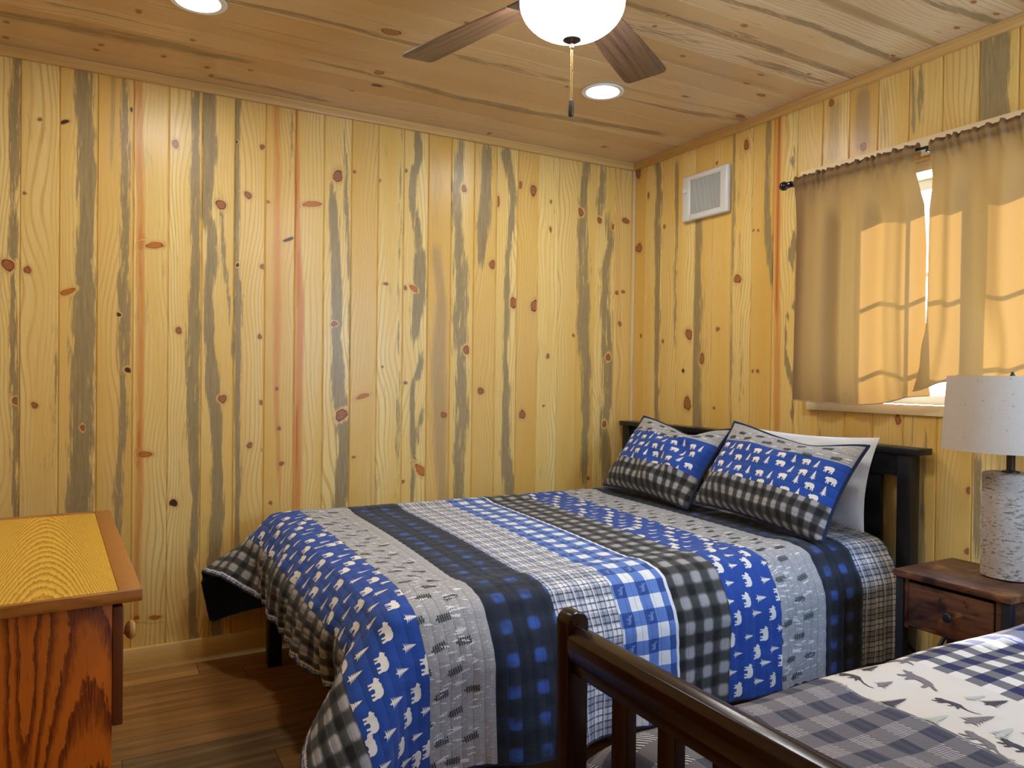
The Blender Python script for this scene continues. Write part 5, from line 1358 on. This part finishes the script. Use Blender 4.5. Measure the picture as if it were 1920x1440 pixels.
# ---------------------------------------------------------------- oak dresser
def oak(name, base, dark, ax, ay, arches, rough=.35, contrast=1.0, wob=.6, lines=1.0, jag=.5):
    """figured oak: ax across the grain, ay along it; arches: list of (centre across, steepness, rings per metre along)"""
    n = NT(name, rough, .5)
    q = n.sep(n.obj()); A = {'x': q[0], 'y': q[1], 'z': q[2]}
    u_, v_ = A[ax], A[ay]
    w1 = n.noise(n.comb(n.mul(u_, 7.0), n.mul(v_, 2.2), 1.0), 1.0, 2.0, .5, .2)
    w2 = n.noise(n.comb(n.mul(u_, 170.0), n.mul(v_, 26.0), 1.0), 1.0, 3.0, .65)
    ph = None
    for c0, b_, a_ in arches:
        d = n.sub(u_, c0); t = n.add(n.mul(n.mul(d, d), b_), n.mul(v_, a_))
        ph = t if ph is None else n.math('SMOOTH_MIN', ph, t, 2.0)
    ph = n.add(n.mul(ph, lines), n.add(n.mul(w1, wob * 6), n.mul(w2, jag)))
    fr = n.math('FRACT', ph)
    r = n.step(fr, .30, .85)
    r = n.mul(r, n.step(fr, .93, 1.0, 1.0, 0.0))
    pore = n.noise(n.comb(n.mul(u_, 480.0), n.mul(v_, 16.0), 2.0), 1.0, 2.0)
    f = n.mul(r, n.step(pore, .22, .62, .5, 1.0))
    c = n.mix(n.mul(f, contrast), base, dark); c = n.mix(n.mul(n.step(pore, .55, .75), .28), c, dark)
    n.color(c); n.bump(pore, .12, .002); return n.m
OAK_TOP = oak('golden_oak_veneer', (0.84, 0.52, 0.050), (0.44, 0.20, 0.010), 'x', 'y', [(-.185, 950., 15.)], .3, 1.0, .30, 1.0, .9)
OAK_EDGE = oak('oak_edging', (0.42, 0.165, 0.028), (0.24, 0.080, 0.012), 'z', 'x', [(.5, 120., 1.0)], .35, .6, .8, 1.0, .8)
OAK_EDGE2 = oak('oak_edging_side', (0.43, 0.175, 0.032), (0.26, 0.090, 0.014), 'x', 'y', [(.3, 300., 2.0)], .35, .6, .3, 1.0, .7)
OAK_SIDE = oak('red_oak_panel', (0.60, 0.155, 0.009), (0.115, 0.014, 0.002), 'x', 'z', [(-.36, 190., 3.), (-.10, 280., 4.)], .35, .95, .42, 1.0, .7)
OAK_DARK = oak('dark_oak_front', (0.14, 0.036, 0.010), (0.075, 0.017, 0.006), 'y', 'x', [(.5, 30., 3.)], .4, .5, .4, 1.0, .5)
MAPLE = plain('honey_maple', (0.60, 0.30, 0.085), .25)
DZ = .752
# own frame: origin at the near corner of the top on the room side, x towards the room, -x towards the wall, y towards the back wall
rz = math.atan2(1.095, -.054) - PI / 2
ds = empty('dresser', (-2.573, -1.583, 0), 'golden oak dresser with figured red oak side and round pulls', 'dresser', rotz=rz)
DL, DW, DT = 1.075, .52, .0265
MB().box((-DW + .045, .012, DZ - DT + .001), (-.047, DL - .045, DZ), .0).build('table_top', OAK_TOP, ds, local=True)
MB().box((-.0465, .0125, DZ - DT), (0, DL, DZ), .004).build('edging_strip', OAK_EDGE2, ds, local=True)
MB().box((-DW, 0, DZ - DT), (0, .0118, DZ), .003).build('edging_strip', OAK_EDGE, ds, local=True)
MB().box((-DW, .0125, DZ - DT), (-DW + .0445, DL, DZ), .004).build('edging_strip', OAK_EDGE2, ds, local=True)
MB().box((-DW + .045, DL - .0445, DZ - DT), (-.047, DL, DZ), .004).build('edging_strip', OAK_EDGE, ds, local=True)
c0, c1, y0, y1 = -DW + .03, -.056, .030, DL - .03
MB().box((c0, y0, 0), (c1, y0 + .018, DZ - DT - .0005), .0015).build('side_panel', OAK_SIDE, ds, local=True)
MB().box((c0, y1 - .018, 0), (c1, y1, DZ - DT - .0005), .0015).build('side_panel', OAK_SIDE, ds, local=True)
b = MB(); b.box((c0, y0 + .0185, .02), (c0 + .008, y1 - .0185, DZ - DT - .001), 0); b.box((c0, y0 + .0185, 0), (c1 - .03, y1 - .0185, .07), .001)
b.box((c1 - .020, y0 + .0185, .068), (c1 - .001, y1 - .0185, .445), .001); b.box((c1 - .020, y0 + .0185, .700), (c1 - .001, y1 - .0185, DZ - DT - .001), .001)
b.build('carcass', OAK_DARK, ds, local=True)
ym = (y0 + y1) / 2
for a_, b_ in ((y0 - .003, ym - .004), (ym + .004, y1 + .003)):
    d = MB().box((c1 + .0005, a_, .452), (c1 + .021, b_, .712), .003).build('drawer', OAK_DARK, ds, local=True)
    for t in ((a_ + b_) / 2 - .16, (a_ + b_) / 2 + .16) if False else ((a_ + .075), (b_ - .075)):
        MB().lathe([(.008, 0), (.008, .008), (.016, .012), (.021, .018), (.021, .023), (.015, .029), (.002, .031)], (c1 + .0212, t, .635), 26, axis='x').build('knob', MAPLE, d, local=True)
# ---------------------------------------------------------------- light
w = bpy.data.worlds.new('sky'); SC.world = w; w.use_nodes = True
nt = w.node_tree; bg = nt.nodes['Background']
tc = nt.nodes.new('ShaderNodeTexCoord'); sp = nt.nodes.new('ShaderNodeSeparateXYZ'); nt.links.new(tc.outputs['Generated'], sp.inputs[0])
rp = nt.nodes.new('ShaderNodeValToRGB'); nt.links.new(sp.outputs[2], rp.inputs[0])
rp.color_ramp.elements[0].position = 0.0; rp.color_ramp.elements[0].color = (0.62, 0.80, 1.0, 1)
rp.color_ramp.elements[1].position = 0.6; rp.color_ramp.elements[1].color = (0.30, 0.55, 1.0, 1)
nt.links.new(rp.outputs[0], bg.inputs[0]); bg.inputs[1].default_value = SKY
sun = bpy.data.lights.new('sun', 'SUN'); sun.energy = SUN; sun.angle = math.radians(0.53); sun.color = (1.0, 0.96, 0.88)
so = bpy.data.objects.new('sun', sun); COL.objects.link(so)
so.rotation_euler = Vector((-1.0, -0.79, -0.60)).to_track_quat('-Z', 'Y').to_euler()
so.location = (4, 4, 5)

# ---------------------------------------------------------------- camera
cam = bpy.data.cameras.new('camera'); co = bpy.data.objects.new('camera', cam); COL.objects.link(co)
cam.sensor_fit = 'HORIZONTAL'; cam.sensor_width = 36.0; cam.lens = 1389.18 / 1920 * 36.0
cam.clip_start = 0.02
yaw, pit, rol = (math.radians(v) for v in (29.0421, -0.5993, 0.7096))
f = Vector((math.sin(yaw) * math.cos(pit), math.cos(yaw) * math.cos(pit), math.sin(pit)))
r = Vector((math.cos(yaw), -math.sin(yaw), 0)); u = r.cross(f)
r2 = math.cos(rol) * r + math.sin(rol) * u; u2 = -math.sin(rol) * r + math.cos(rol) * u
M = Matrix((r2, u2, -f)).transposed().to_4x4(); M.translation = Vector((-2.65592, -3.37575, 1.22424))
co.matrix_world = M
SC.camera = co
SC.view_settings.view_transform = 'Standard'
SC.view_settings.look = 'None'
SC.view_settings.exposure = EXPO
SC.view_settings.gamma = 1.0
SC.view_settings.use_white_balance = True
SC.view_settings.white_balance_temperature = WBT
SC.view_settings.white_balance_tint = 10.0
